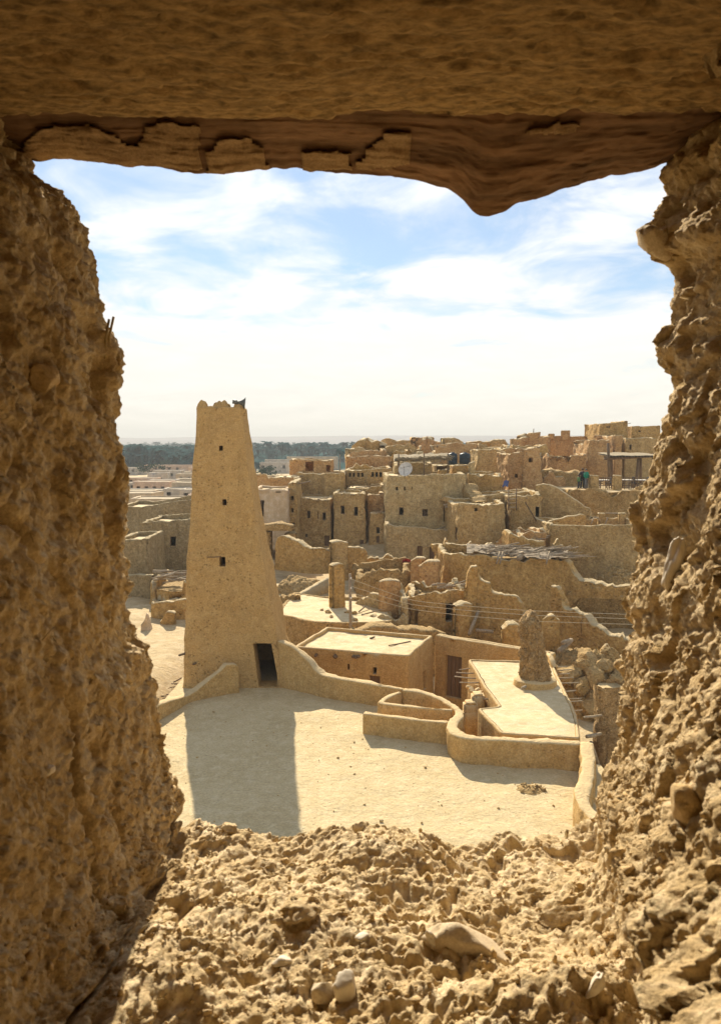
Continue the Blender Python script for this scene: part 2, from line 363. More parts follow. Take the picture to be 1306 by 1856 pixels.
def house(name, label, cat, foot, tops, z0, wins=(), mat=None, roofmat=None, thick=0.3, parapet=0.25, rough=0.05, r=0.22, seg=0.4,
          jag=0.0, batter=0.03, warp=None, roof=True, group=None, seed=0, sub=0.0, depth=0.4, floor_z=None):
    mat = mat or M_MUD[0]; roofmat = roofmat or M_ROOF
    if name == 'mud_house' and sub == 0.0: jag = max(0.07, jag * 1.7); rough *= 1.55; seg *= 0.72
    foot = [np.asarray(p[:2], dtype=float) for p in foot]; n0 = len(foot); tops = list(tops)
    if sum(foot[i][0] * foot[(i + 1) % n0][1] - foot[(i + 1) % n0][0] * foot[i][1] for i in range(n0)) < 0: raise ValueError('clockwise ' + label)
    D = []; Ls = []
    for i in range(n0):
        d = foot[(i + 1) % n0] - foot[i]; l = np.hypot(*d); D.append(d / l); Ls.append(l)
    cs = [min(r, 0.25 * Ls[i], 0.25 * Ls[i - 1]) for i in range(n0)]        # corner cut at vertex i
    zfix = min(tops) - 0.06 - jag * (3.4 if name == 'mud_house' and jag >= 0.1 and not wins and 'palm logs' not in label else 1.0)
    W = []
    for w in wins:
        e, u0, u1, a, b = w[:5]; u0 = max(u0, cs[e] + 0.03); u1 = min(u1, Ls[e] - cs[(e + 1) % n0] - 0.03); a = max(a, z0 + 0.02); b = min(b, zfix - 0.02)
        if u1 - u0 > 0.05 and b - a > 0.05: W.append((e, u0, u1, a, b) + tuple(w[5:]))
    pts = []
    for e in range(n0):
        A = foot[e]; c0 = cs[e]; c1 = cs[(e + 1) % n0]; L = Ls[e]
        us = list(np.linspace(c0, L - c1, max(3, int((L - c0 - c1) / seg) + 1)))
        wu = sorted({round(q, 4) for w in W if w[0] == e for q in (w[1], w[2])})
        us = [u for i, u in enumerate(us) if i in (0, len(us) - 1) or all(abs(u - q) > 0.3 * seg for q in wu)] + wu
        us = sorted(us)
        nx, ny = D[e][1], -D[e][0]
        for u in us:
            p = A + D[e] * u; zt = tops[e] + (tops[(e + 1) % n0] - tops[e]) * u / L
            pts.append((p[0], p[1], zt, e, u, nx, ny))
        B = foot[(e + 1) % n0]; e2 = (e + 1) % n0; P0 = B - D[e] * c1; P2 = B + D[e2] * c1
        for t in (0.33, 0.67):
            p = (1 - t) ** 2 * P0 + 2 * t * (1 - t) * B + t * t * P2
            q = np.array((D[e][1] * (1 - t) + D[e2][1] * t, -(D[e][0] * (1 - t) + D[e2][0] * t))); q /= max(1e-6, np.hypot(*q))
            pts.append((p[0], p[1], tops[e2], -1, 0, q[0], q[1]))
    A = np.array(pts); n = len(A); Nr = np.stack((A[:, 5], A[:, 6], np.zeros(n)), -1)
    er = -jag * 1.2 * np.abs(vnoise(np.stack((A[:, 0] * 1.7, A[:, 1] * 1.7, A[:, 2]), -1), seed + 2)) - jag * 0.5 * np.abs(vnoise(np.stack((A[:, 0] * 5, A[:, 1] * 5, A[:, 2]), -1), seed + 4))
    if name == 'mud_house' and jag >= 0.1 and not W and 'palm logs' not in label: er = er - jag * 2.2 * sstep(0.18, 0.26, vnoise(np.stack((A[:, 0] * 0.55, A[:, 1] * 0.55, A[:, 2] * 0), -1), seed + 13))
    zt = A[:, 2] + er
    zs = list(np.linspace(z0, zfix, max(3, int((zfix - z0) / seg) + 1)))
    wz = sorted({round(q, 4) for w in W for q in (w[3], w[4])})
    zs = sorted([z for i, z in enumerate(zs) if i in (0, len(zs) - 1) or all(abs(z - q) > 0.3 * seg for q in wz)] + wz)
    zr = (min(tops) - jag - parapet) if floor_z is None else floor_z
    rows = [(0.0, np.full(n, z)) for z in zs]
    nr = max(1, int((max(zt) - zfix) / seg))
    for k in range(1, nr + 1): rows.append((0.0, zfix + (zt - 0.05 - zfix) * k / nr))
    for off, dz in ((0.025, -0.015), (thick * 0.33, 0.0), (thick * 0.67, 0.0), (thick - 0.025, -0.015)): rows.append((off, zt + dz))
    zin = zr if roof else z0
    rows.append((thick, zt - 0.05)); rows.append((thick, np.minimum(zt - 0.06, zin + (zt - zin) * 0.4))); rows.append((thick, np.full(n, zin) if roof else np.full(n, z0)))
    m = len(rows); G = np.zeros((n, m, 3))
    for j, (off, z) in enumerate(rows):
        o = off + batter * (z - z0)
        G[:, j, 0] = A[:, 0] - Nr[:, 0] * o; G[:, j, 1] = A[:, 1] - Nr[:, 1] * o; G[:, j, 2] = z
    NN = np.repeat(Nr[:, None, :], m, 1)
    G = displace(G, NN, rough, seed)
    jt = len(zs) + nr
    G[:, jt - 1:jt + 5, 2] += (0.5 * rough * fbm(G[:, jt - 1:jt + 5] * 1.5, 3, seed + 9))
    if warp is not None: G = warp(G)
    Fq = gridfaces(n, m, True)
    keep = np.ones((n, m - 1), bool)
    eidx = A[:, 3].astype(int); uu = A[:, 4]
    loops = []
    for w in W:
        e, u0, u1, a, b = w[:5]
        ii = [i for i in range(n - 1) if eidx[i] == e and eidx[i + 1] == e and u0 - 1e-3 < uu[i] and uu[i + 1] < u1 + 1e-3]
        jj = [j for j in range(len(zs) - 1) if a - 1e-3 < zs[j] and zs[j + 1] < b + 1e-3]
        if not ii or not jj: continue
        for i in ii:
            for j in jj: keep[i, j] = False
        i0, i1, j0, j1 = ii[0], ii[-1] + 1, jj[0], jj[-1] + 1
        lp = [(i, j0) for i in range(i0, i1)] + [(i1, j) for j in range(j0, j1)] + [(i, j1) for i in range(i1, i0, -1)] + [(i0, j) for j in range(j1, j0, -1)]
        loops.append((w, lp, [G[i0, j0], G[i1, j0], G[i1, j1], G[i0, j1]], Nr[i0]))
    Fq = Fq[keep.ravel()]
    c = A[:, :2].mean(0)
    if warp is not None: c = G[:, 0, :2].mean(0)
    root = empty(name, (c[0], c[1], z0), label, cat, group)
    part('wall', G.reshape(-1, 3), Fq, mat, root)
    if roof: roofmesh('roof', G[:, m - 1], zin + 0.004, roofmat, root, sub, 0.06 if sub else 0)
    for w, lp, cor, nn in loops:
        kind = w[5] if len(w) > 5 else 'hole'
        dep = w[6] if len(w) > 6 else depth
        P = np.array([G[i, j] for i, j in lp]); k = len(P)
        Q = P - nn * dep
        V = np.concatenate((P, Q)); Fc = [(a, a + k, (a + 1) % k + k, (a + 1) % k) for a in range(k)]
        nm = 'doorway' if kind in ('door', 'doorway') else 'window'
        wo_ = part(nm, V, Fc, mat, root, smooth=False)
        if kind in ('frame', 'cross'): frame_bars(cor, nn, 0.045, M_WOOD, 'frame', wo_, kind == 'cross')
        if kind in ('door', 'shutter'):
            cc = [p - nn * min(0.18, dep * 0.6) for p in cor]; vf = []; npl = 4 if kind == 'door' else 3
            for q in range(npl):
                a = q / npl + 0.012; b = (q + 1) / npl - 0.012
                p0 = cc[0] * (1 - a) + cc[1] * a; p1 = cc[0] * (1 - b) + cc[1] * b; p2 = cc[3] * (1 - b) + cc[2] * b; p3 = cc[3] * (1 - a) + cc[2] * a
                V = [p0, p1, p2, p3] + [p - nn * 0.04 for p in (p0, p1, p2, p3)]
                vf.append((V, [(0, 1, 2, 3), (0, 4, 5, 1), (1, 5, 6, 2), (2, 6, 7, 3), (3, 7, 4, 0), (7, 6, 5, 4)]))
            V, Fc = join(*vf); part('door_leaf' if kind == 'door' else 'shutter', V, Fc, M_DOOR, wo_, smooth=False)
    root['top_z'] = float(max(zt)); 
    return root

def hpx(label, front, depth, z0, wins=(), name='mud_house', cat='house', skew=0.0, bdz=0.0, bscale=1.0, **k):
    """front: [(px, Y, py_top)] left to right; the house runs `depth` metres back from it. wins: (edge, px0, py0, px1, py1, kind)"""
    P = [at(px, py, Y) for px, Y, py in front]
    foot = [p[:2] for p in P]; tops = [p[2] for p in P]
    c = np.mean(foot, 0)
    for p in P[::-1]:
        foot.append(np.array((c[0] + (p[0] - c[0]) * bscale + skew, p[1] + depth))); tops.append(p[2] + bdz)
    W = []
    for w in wins:
        e = w[0]; u0, za = hit(P[e], P[e + 1], w[1], w[4]); u1, zb = hit(P[e], P[e + 1], w[3], w[2])
        W.append((e, u0, u1, za, zb) + tuple(w[5:]))
    return house(name, label, cat, foot, tops, z0, W, **k)

def wall_run(name, label, cat, path, z0, thick=0.4, mat=None, rough=0.05, jag=0.0, seg=0.25, group=None, seed=0, parent=None, batter=0.02, taper=0.0, round_=0.07, smoothpath=False):
    """a free-standing wall along path [(x, y, ztop)], rounded top, closed ends; z0 number or one per point"""
    mat = mat or M_PARA
    if name == 'ruined_wall': jag *= 1.5; rough *= 1.3; seg *= 0.75
    P = np.array([p[:3] for p in path], dtype=float); zb = np.full(len(P), z0) if np.isscalar(z0) else np.array(z0, dtype=float)
    if smoothpath:
        for _ in range(2):
            Q = [P[0]]; zq = [zb[0]]
            for i in range(len(P) - 1):
                Q += [P[i] * 0.75 + P[i + 1] * 0.25, P[i] * 0.25 + P[i + 1] * 0.75]; zq += [zb[i] * 0.75 + zb[i + 1] * 0.25, zb[i] * 0.25 + zb[i + 1] * 0.75]
            Q.append(P[-1]); zq.append(zb[-1]); P = np.array(Q); zb = np.array(zq)
    sl_ = np.concatenate(([0], np.cumsum(np.linalg.norm(np.diff(P[:, :2], axis=0), axis=1) + 1e-6 + 0.3 * np.abs(np.diff(P[:, 2])))))
    ns = max(4, int(sl_[-1] / seg) + 1); ss = np.linspace(0, sl_[-1], ns)
    X = np.interp(ss, sl_, P[:, 0]); Y = np.interp(ss, sl_, P[:, 1]); Z = np.interp(ss, sl_, P[:, 2]); ZB = np.interp(ss, sl_, zb)
    T = np.stack((np.gradient(X), np.gradient(Y)), -1); T /= np.maximum(1e-9, np.linalg.norm(T, axis=1))[:, None]
    Nr = np.stack((T[:, 1], -T[:, 0]), -1)
    Z = Z - jag * np.abs(vnoise(np.stack((X * 2.1, Y * 2.1, Z * 0), -1), seed + 2)) - 0.6 * jag * np.abs(vnoise(np.stack((X * 6, Y * 6, Z * 0), -1), seed + 6))
    hmax = max(0.3, float((Z - ZB).max())); nv = max(3, int(hmax / seg) + 1); h = thick / 2
    prof = [(1, k / nv, 0) for k in range(nv)] + [(1, 1, -round_), (0.85, 1, -round_ * 0.25), (0.35, 1, 0.0), (-0.35, 1, 0.0), (-0.85, 1, -round_ * 0.25), (-1, 1, -round_)] + [(-1, k / nv, 0) for k in range(nv - 1, -1, -1)]
    m = len(prof)
    secs = [(0, 0.45, -h * 0.28)] + [(i, 1.0, 0.0) for i in range(ns)] + [(ns - 1, 0.45, h * 0.28)]
    G = np.zeros((len(secs), m, 3)); NN = np.zeros_like(G)
    for a, (i, sc, sh) in enumerate(secs):
        for j, (o, v, dz) in enumerate(prof):
            z = ZB[i] + (Z[i] - ZB[i]) * v + dz
            hh = h + batter * (Z[i] - z)
            G[a, j] = (X[i] + Nr[i, 0] * o * hh * sc + T[i, 0] * sh, Y[i] + Nr[i, 1] * o * hh * sc + T[i, 1] * sh, z - (0.05 if sc < 1 else 0) * (v == 1))
            NN[a, j] = (Nr[i, 0] * np.sign(o), Nr[i, 1] * np.sign(o), 0.4 if v == 1 else 0)
    G = displace(G, NN, rough, seed)
    Fq = [tuple(int(x) for x in q) for q in gridfaces(len(secs), m)]
    for base, fl in ((0, True), ((len(secs) - 1) * m, False)):
        for k in range(m // 2 - 1 + (m % 2)):
            q = (base + k, base + k + 1, base + m - 2 - k, base + m - 1 - k)
            if len(set(q)) == 4: Fq.append(q[::-1] if fl else q)
    V = G.reshape(-1, 3)
    if parent is not None: return part(name, V, Fq, mat, parent)
    me = mesh(name, V, Fq, mat)
    c = P.mean(0)
    return obj(name, me, origin=(c[0], c[1], float(zb.min())), label=label, cat=cat, group=group)
def wpx(label, pts, z0, name='ruined_wall', cat='wall', **k):
    return wall_run(name, label, cat, [at(px, py, Y) for px, py, Y in pts], z0, **k)

ICO = {}
def rockmesh(name, size, mat, seed=0, sub=2, rough=0.28, flat=1.0):
    bm = bmesh.new(); bmesh.ops.create_icosphere(bm, subdivisions=sub, radius=1.0)
    P = np.array([v.co[:] for v in bm.verts]); d = 1 + rough * 1.6 * fbm(P * 1.1 + seed * 3.1, 3, seed) ; Fc = [tuple(v.index for v in f.verts) for f in bm.faces]; bm.free()
    if sub >= 4:
        w_, c_ = worley(P * 5.5 + seed, seed); d = d + rough * (0.35 * fbm(P * 4 + seed, 4, seed + 3, 0.6) + 0.35 * (0.5 - w_))
    # flatten a few facets so that it reads as a broken stone
    rs = np.random.RandomState(seed + 11)
    V = P * d[:, None]
    for _ in range(7):
        nrm = rs.normal(size=3); nrm /= np.linalg.norm(nrm); lim = rs.uniform(0.55, 0.85); q = V @ nrm; ov = np.maximum(0, q - lim); V = V - ov[:, None] * nrm * 0.9
    V = V * np.asarray(size)[None, :] * np.array((1, 1, flat))
    return mesh(name, V, Fc, mat, smooth=False)
ROCKS = []
def stone_part(parent, loc, size, mat, seed):
    me = rockmesh('stone', (1, 1, 1), mat, seed % 9, 2) if (mat.name, seed % 9) not in ICO else ICO[(mat.name, seed % 9)]
    ICO[(mat.name, seed % 9)] = me
    o = bpy.data.objects.new('stone', me); COL.objects.link(o); o.parent = parent
    rs = random.Random(seed); o.scale = (size * rs.uniform(0.8, 1.3), size * rs.uniform(0.8, 1.3), size * rs.uniform(0.55, 0.95))
    o.rotation_euler = (rs.uniform(-0.5, 0.5), rs.uniform(-0.5, 0.5), rs.uniform(0, 6.28)); o.location = Vector(loc) - parent.location
    return o
def stick(parent, a, b, rad, mat=None, name='beam', seed=0, n=6):
    a = np.asarray(a, float); b = np.asarray(b, float); mid = (a + b) / 2 + np.array((0, 0, -0.012))
    V, Fc = tube([a, mid, b], [rad, rad * 1.05, rad * 0.9], n)
    return part(name, V, Fc, mat or M_LOG, parent)
def vigas(parent, pts, Y0, length=0.35, rad=0.06, mat=None):
    """round roof-beam ends that stick out of a facade, at photograph places on plane Y0"""
    for k, (px, py) in enumerate(pts):
        p = at(px, py, Y0); stick(parent, p + np.array((0, 0.3, 0)), p - np.array((0, length, 0.02)), rad, mat or M_LOG, 'roof_beam')

# ------------------------------------------------------------------ ground, hills, haze
def gz(x, y):
    x = np.asarray(x, float); y = np.asarray(y, float)
    z = -2.6 + 0 * x
    leftn = 1 - sstep(-9.0, -6.0, x)
    z = z + 1.9 * leftn * sstep(24, 28, y)
    pitw = sstep(8.0, 9.5, x) * (1 - sstep(49.5, 52, y))
    z = z + 2.2 * (1 - leftn) * sstep(33, 50, y) * (1 - pitw) + 0.5 * leftn * sstep(40, 56, y)
    hill = sstep(-9, 8, x) * sstep(57, 70, y)
    right = sstep(12, 18, x) * sstep(55, 64, y)
    z = z + 2.4 * hill + 2.3 * right * 1.0 + 1.6 * hill * sstep(72, 95, y) * (1 - right)
    down = sstep(118, 175, y)
    left_down = sstep(60, 110, y) * (1 - sstep(-14, -4, x))
    z = z * (1 - np.maximum(down, left_down)) + (-3.0) * np.maximum(down, left_down)
    return z
def ground():
    ys = np.concatenate((np.linspace(-30, 10, 12), np.linspace(12, 130, 170), np.geomspace(133, 4100, 60)))
    fr = np.concatenate((-np.geomspace(1, 0.012, 60), np.linspace(-0.011, 0.011, 12), np.geomspace(0.012, 1, 60)))
    G = np.zeros((len(ys), len(fr), 3))
    for i, y in enumerate(ys):
        w = 60 + max(0, y) * 0.9
        xs = w * np.sign(fr) * np.abs(fr) ** 0.6
        G[i, :, 0] = xs; G[i, :, 1] = y; G[i, :, 2] = gz(xs, np.full_like(xs, y))
    near = (G[..., 1] < 140) & (G[..., 1] > 11)
    G[..., 2] += np.where(near, 0.16 * fbm(G * 0.5, 4, 5), 0)
    me = mesh('ground', G.reshape(-1, 3), gridfaces(*G.shape[:2], flip=True), M_GROUND)
    obj('ground', me, label='sandy ground of the old town and the plain', kind='structure')
ground()
def orchard():
    xs = np.linspace(-1, 1, 30); ys = np.geomspace(335, 2600, 24); G = np.zeros((24, 30, 3))
    for i, y in enumerate(ys): G[i, :, 0] = xs * (y * 0.62 + 40); G[i, :, 1] = y + 14 * np.sin(xs * 9); G[i, :, 2] = -2.95
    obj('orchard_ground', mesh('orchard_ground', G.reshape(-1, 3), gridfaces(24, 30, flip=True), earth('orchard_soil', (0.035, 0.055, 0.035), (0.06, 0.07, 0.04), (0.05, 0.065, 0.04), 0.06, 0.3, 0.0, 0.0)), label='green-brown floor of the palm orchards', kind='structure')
orchard()
def hills():
    for k, (Y, base, amp, seed, nm) in enumerate(((3000, 26, 9, 3, 'pale desert hills along the horizon'), (2550, 15, 6, 8, 'nearer low desert rise below the hills'))):
        xs = np.linspace(-2900, 2900, 240)
        prof = base + amp * fbm(np.stack((xs / 600, xs * 0 + k, xs * 0), -1), 5, seed) + 5 * sstep(-1000, 200, xs) - 2
        rows = []
        for f, dy in ((0.0, -400), (0.35, -260), (0.8, -90), (1.0, 0), (0.7, 150), (0.0, 400)):
            z = -4 + (prof + 4) * f + (6 * fbm(np.stack((xs / 250, xs * 0 + dy, xs * 0), -1), 4, seed + 1) if 0 < f < 1 else 0)
            rows.append(np.stack((xs, np.full_like(xs, Y + dy), z), -1))
        G = np.array(rows)
        obj('hills', mesh('hills', G.reshape(-1, 3), gridfaces(*G.shape[:2], flip=True), M_HILL), label=nm, kind='structure')
hills()
def haze():
    V, Fc = box(-4200, 4200, -40, 4200, -8, 60)
    me = mesh('haze', V, Fc, None, smooth=False)
    m = bpy.data.materials.new('haze_air'); m.use_nodes = True; n = m.node_tree; n.nodes.clear()
    o = n.nodes.new('ShaderNodeOutputMaterial'); v = n.nodes.new('ShaderNodeVolumePrincipled')
    v.inputs['Color'].default_value = (0.84, 0.86, 0.855, 1); v.inputs['Density'].default_value = 0.00042; v.inputs['Anisotropy'].default_value = 0.0
    n.links.new(v.outputs[0], o.inputs['Volume']); me.materials.append(m)
    obj('haze', me, label='thin pale desert haze', kind='stuff')
haze()

# ------------------------------------------------------------------ the mosque terrace
def terrace():
    outline = [(-9.5, 13.0), (7.6, 12.6), (7.15, 16.6), (6.85, 19.5), (6.85, 21.4), (3.6, 21.8), (2.9, 24.4), (1.2, 26.0), (-0.6, 27.0), (-2.6, 28.2), (-2.3, 32.3), (-6.9, 32.5), (-7.0, 26.9), (-9.5, 24.6)]
    outline = [(x, y) for x, y in outline]
    ring = np.array(outline); n = len(ring)
    root = empty('roof_terrace', (0, 20, -3), 'wide bare clay terrace in front of the tapering tower', 'terrace')
    V = [(x, y, -3.2) for x, y in outline] + [(x, y, -0.004) for x, y in outline]
    part('wall', V, [(i, (i + 1) % n, (i + 1) % n + n, i + n) for i in range(n)], M_PARA, root, smooth=False)
    roofmesh('floor', [(x, y) for x, y in outline], 0.0, M_TERR, root, 0.35, 0.035)
    return root
TERR = terrace()

def tower():
    zt = 10.5; Y0 = 28.25; cyb = 30.1
    yf = lambda z: Y0 + (29.3 - Y0) * z / zt                    # front face
    Lp = [(735, 358), (900, 346), (1050, 338), (1150, 333), (1255, 327)]; Rp = [(735, 437), (850, 450), (950, 465), (1050, 480), (1150, 500), (1250, 520)]
    def prof(pts):
        zz, xx = [], []
        for py, px in pts:
            z = 5.0
            for _ in range(6): p = at(px, py, yf(z)); z = p[2]
            zz.append(p[2]); xx.append(p[0])
        o = np.argsort(zz); return np.array(zz)[o], np.array(xx)[o]
    lz, lx = prof(Lp); rz, rx = prof(Rp)
    XL = lambda z: np.interp(z, lz, lx); XR = lambda z: np.interp(z, rz, rx)
    x0, x1 = float(XL(0)), float(XR(0)); w0 = (x1 - x0) / 2; c0 = (x1 + x0) / 2; d0 = cyb - Y0
    def warp(G):
        z = np.clip(G[..., 2], 0, 12); l = XL(z); r_ = XR(z); c = (l + r_) / 2; h = (r_ - l) / 2
        out = G.copy(); out[..., 0] = c + (G[..., 0] - c0) * h / w0
        dd = cyb - yf(z); out[..., 1] = cyb + (G[..., 1] - cyb) * dd / d0
        return out
    def win(a, b, c, d, *k):
        r_ = []
        for px, py in ((a, d), (c, b)):
            z = 5.0
            for _ in range(8): p = at(px, py, yf(z)); z = p[2]
            l, rr = float(XL(z)), float(XR(z)); r_.append(((p[0] - (l + rr) / 2) / ((rr - l) / 2) * w0 + w0, z))
        return (0, r_[0][0], r_[1][0], r_[0][1], r_[1][1]) + k
    foot = [(x0, Y0), (x1, Y0), (x1, cyb + d0), (x0, cyb + d0)]
    W = [win(397, 808, 404, 817, 'hole', 0.7), win(403, 905, 410, 916, 'hole', 0.7), win(398, 1010, 408, 1027, 'hole', 0.7), win(469, 1166, 505, 1246, 'doorway', 0.85)]
    t = house('mosque_tower', 'tall tapering mud-brick minaret tower with loudspeaker on top', 'tower', foot, [zt] * 4, -3.0, W, mat=M_TOWER, thick=0.28 * 2, parapet=0.35,
              rough=0.11, r=0.24, seg=0.16, batter=0.0, warp=warp, seed=21)
    # merlons: knobs of mud along the rim
    for k, (px, py, ph, wd) in enumerate(((364, 735, 725, 0.14), (369, 735, 727, 0.15), (391, 735, 730, 0.13), (397, 735, 727, 0.15), (406, 735, 725, 0.16), (412, 735, 730, 0.12), (430, 735, 727, 0.14), (437, 735, 728, 0.13))):
        p = at(px, py, 29.42); top = at(px, ph, 29.42)[2]
        h = top - zt + 0.3
        ang = np.linspace(0, 2 * np.pi, 10, endpoint=False); rows = []
        for f, rr in ((0, 1.0), (0.45, 0.95), (0.75, 0.72), (0.93, 0.42), (1.0, 0.1)):
            rows.append(np.stack((p[0] + wd * 1.25 * rr * np.cos(ang), 29.5 + wd * rr * np.sin(ang), np.full(10, zt - 0.3 + h * f)), -1))
        G = np.array(rows); G = G + 0.03 * np.stack([vnoise(G * 6, s) for s in (1, 2, 3)], -1)
        part('merlon', G.reshape(-1, 3), gridfaces(10, 5, True)[:, :] if False else [(i * 10 + j, i * 10 + (j + 1) % 10, (i + 1) * 10 + (j + 1) % 10, (i + 1) * 10 + j) for i in range(4) for j in range(10)] + [tuple(40 + j for j in range(10))], M_TOWER, t)
    # the thin stick over the lowest window, two round blind hollows rimmed with mud, a few stub beams
    a = at(376, 1009, 28.62); b = at(402, 1008, 28.62); stick(t, a - np.array((0, 0.1, 0)), b - np.array((0, 0.1, 0)), 0.022, M_WOOD, 'lintel_stick')
    for px, py in ((394, 997), (407, 994)):
        p = at(px, py, 28.56); th = np.linspace(0, 2 * np.pi, 13)
        V, Fc = tube([(p[0] + 0.055 * np.cos(q), 28.60 - 0.02, p[2] + 0.055 * np.sin(q)) for q in th], 0.02, 5, cap=False); part('mud_ring', V, Fc, M_TOWER, t)
    for px, py in ((332, 1186), (357, 1202)):
        p = at(px, py, 28.35); stick(t, p + np.array((0.15, 0.4, 0)), p - np.array((0.12, 0.14, 0.0)), 0.045, M_WOOD, 'stub_beam')
    return t
TOWER = tower()
def loudspeaker():
    b = at(431, 734, 29.4)
    root = empty('loudspeaker', b, 'grey horn loudspeaker perched on the rim of the tall tower', 'loudspeaker')
    ctr = at(433, 727, 29.4)
    ax = np.array((0.93, 0.16, -0.12)); ax /= np.linalg.norm(ax)
    s0 = at(429, 729, 29.4)
    prof = [(-0.02, 0.045), (0.08, 0.055), (0.16, 0.09), (0.24, 0.15), (0.30, 0.22), (0.315, 0.235)]
    V, Fc = tube([s0 + ax * t for t, _ in prof], [r_ for _, r_ in prof], 20, cap=False); part('horn', V, Fc, M_HORN, root)
    V, Fc = tube([s0 - ax * 0.16, s0 - ax * 0.02, s0 + ax * 0.02], [0.075, 0.08, 0.07], 12); part('driver', V, Fc, M_METAL, root)
    V, Fc = tube([s0 + ax * 0.1, s0 + ax * 0.2], [0.03, 0.02], 8); part('reflex_tube', V, Fc, M_METAL, root)
    V, Fc = join(tube([b - np.array((0, 0, 0.4)), b, s0], 0.022, 6)); part('bracket', V, Fc, M_METAL, root)
loudspeaker()

Z1 = 0.75
def gpl(pts, z=Z1): return [gp(px, py, z) for px, py in pts]
# low walls of the terrace
wall_run('parapet_wall', 'sloping parapet with tall rounded end post, in front of the tower foot', 'wall',
         [gp(205, 1312, 0.5), gp(285, 1274, 0.55), at(335, 1259, 26.6), at(352, 1249, 27.0), at(378, 1229, 27.4), at(398, 1212, 27.6), at(408, 1202, 27.75), at(424, 1201, 27.85), at(430, 1206, 27.9)], -0.3, 0.32, M_PARA, 0.06, seg=0.12, seed=31, round_=0.045)
wall_run('parapet_wall', 'parapet sweeping down from the tower doorway along the terrace edge', 'wall',
         [at(508, 1160, 28.6), at(528, 1168, 28.3), at(545, 1180, 28.1), at(562, 1196, 27.8), at(575, 1212, 27.6), at(586, 1222, 27.4), at(640, 1232, 26.85), at(690, 1240, 26.3), at(730, 1247, 25.95)], -2.8, 0.30, M_PARA, 0.08, seg=0.12, seed=32, round_=0.04)
wall_run('parapet_wall', 'curved parapet bending in an S round the walled stair well', 'wall',
         gpl([(732, 1249), (762, 1252), (796, 1263), (822, 1277), (833, 1290), (828, 1301), (819, 1310), (819, 1322), (832, 1332), (850, 1336), (900, 1338), (960, 1341), (1010, 1344), (1050, 1346)]), -2.8, 0.28, M_PARA, 0.085, seg=0.11, seed=33, smoothpath=True, round_=0.045)
wall_run('parapet_wall', 'small inner cross wall of the stair well enclosure', 'wall',
         gpl([(818, 1285), (770, 1282), (730, 1278), (694, 1274), (688, 1271), (704, 1261), (724, 1253)]), -2.8, 0.20, M_PARA, 0.05, seg=0.11, seed=34, smoothpath=True, round_=0.035)
wall_run('parapet_wall', 'short straight low wall casting shade on the open terrace', 'wall',
         gpl([(660, 1292), (700, 1297), (760, 1304), (814, 1309)], 0.66), -0.05, 0.17, M_PARA, 0.045, seg=0.11, seed=35, round_=0.035)
wall_run('parapet_wall', 'terrace parapet running towards the viewer, ending near the dusty sill', 'wall',
         gpl([(1062, 1346), (1066, 1365), (1064, 1400), (1056, 1430), (1052, 1447), (1062, 1463), (1090, 1490), (1140, 1530)]), -2.8, 0.30, M_PARA, 0.085, seg=0.12, seed=36, smoothpath=True, round_=0.045)
# heap of grit on the terrace
def heap(name, label, c, rx, ry, h, n, mat, seed, smin=0.02, smax=0.06, cat='rubble heap'):
    root = empty(name, c, label, cat)
    ng = 26; u = np.linspace(-1, 1, ng); X, Y = np.meshgrid(u, u, indexing='ij'); rr = np.sqrt(X * X + Y * Y)
    P = np.stack((c[0] + X * rx, c[1] + Y * ry, c[2] + h * np.clip(1 - rr ** 1.6, -0.25, 1) + 0.35 * h * fbm(np.stack((X * 3, Y * 3, X * 0), -1), 4, seed) - 0.02), -1)
    part('mound', P.reshape(-1, 3), gridfaces(ng, ng), mat, root)
    rs = random.Random(seed)
    for k in range(n):
        a = rs.uniform(0, 6.28); q = rs.uniform(0, 1) ** 0.6
        x, y = math.cos(a) * q, math.sin(a) * q
        stone_part(root, (c[0] + x * rx, c[1] + y * ry, c[2] + h * max(0, 1 - q ** 1.6)), rs.uniform(smin, smax), mat, seed * 7 + k)
    return root
heap('grit_heap', 'small heap of broken clay lying on the open terrace', gp(960, 1430, 0.0), 0.42, 0.34, 0.09, 26, M_RUBBLE, 5)

# raised roof with its stair well, column, drain sticks
def raised_roof():
    px = [(906, 1330), (1050, 1339), (1044, 1292), (1014, 1232), (997, 1196), (940, 1198), (848, 1196), (872, 1238), (902, 1281), (864, 1284), (872, 1294)]
    foot = [gp(x, y, 0.72)[:2] for x, y in px]
    t = house('low_house', 'pale flat raised roof carrying the rough mud column', 'house', foot, [0.74] * len(foot), -2.8, [], mat=M_PARA, roofmat=M_ROOF, thick=0.12, parapet=0.03, rough=0.035, r=0.14, seg=0.2, batter=0.0, seed=41, sub=0.4)
    for (a, b) in (((826, 1219), (851, 1220)), ((823, 1226), (853, 1229)), ((832, 1237), (862, 1237)), ((832, 1214), (846, 1212))):
        p = gp(*b, 0.60); q = gp(*a, 0.60); stick(t, p + (p - q) * 0.3, q, 0.024, M_LOG, 'drain_stick')
    for k, (x, y, ln) in enumerate(((1008, 1208, 0.55), (1010, 1215, 0.7), (1012, 1222, 0.55), (1015, 1229, 0.6), (1018, 1238, 0.75), (1028, 1254, 0.4), (1036, 1266, 0.4), (1040, 1272, 0.35), (1043, 1289, 0.3))):
        p = gp(x, y, 0.55); stick(t, p - np.array((0.3, 0, 0)), p + np.array((ln * 0.8, 0.05 * (k % 3), 0.02 * (k % 2))), 0.022, M_LOG, 'drain_stick')
    a = gp(945, 1247, 0.80); stick(t, a, a + np.array((0.16, 0.06, 0.05)), 0.05, M_LOG, 'spout')
    return t
raised_roof()
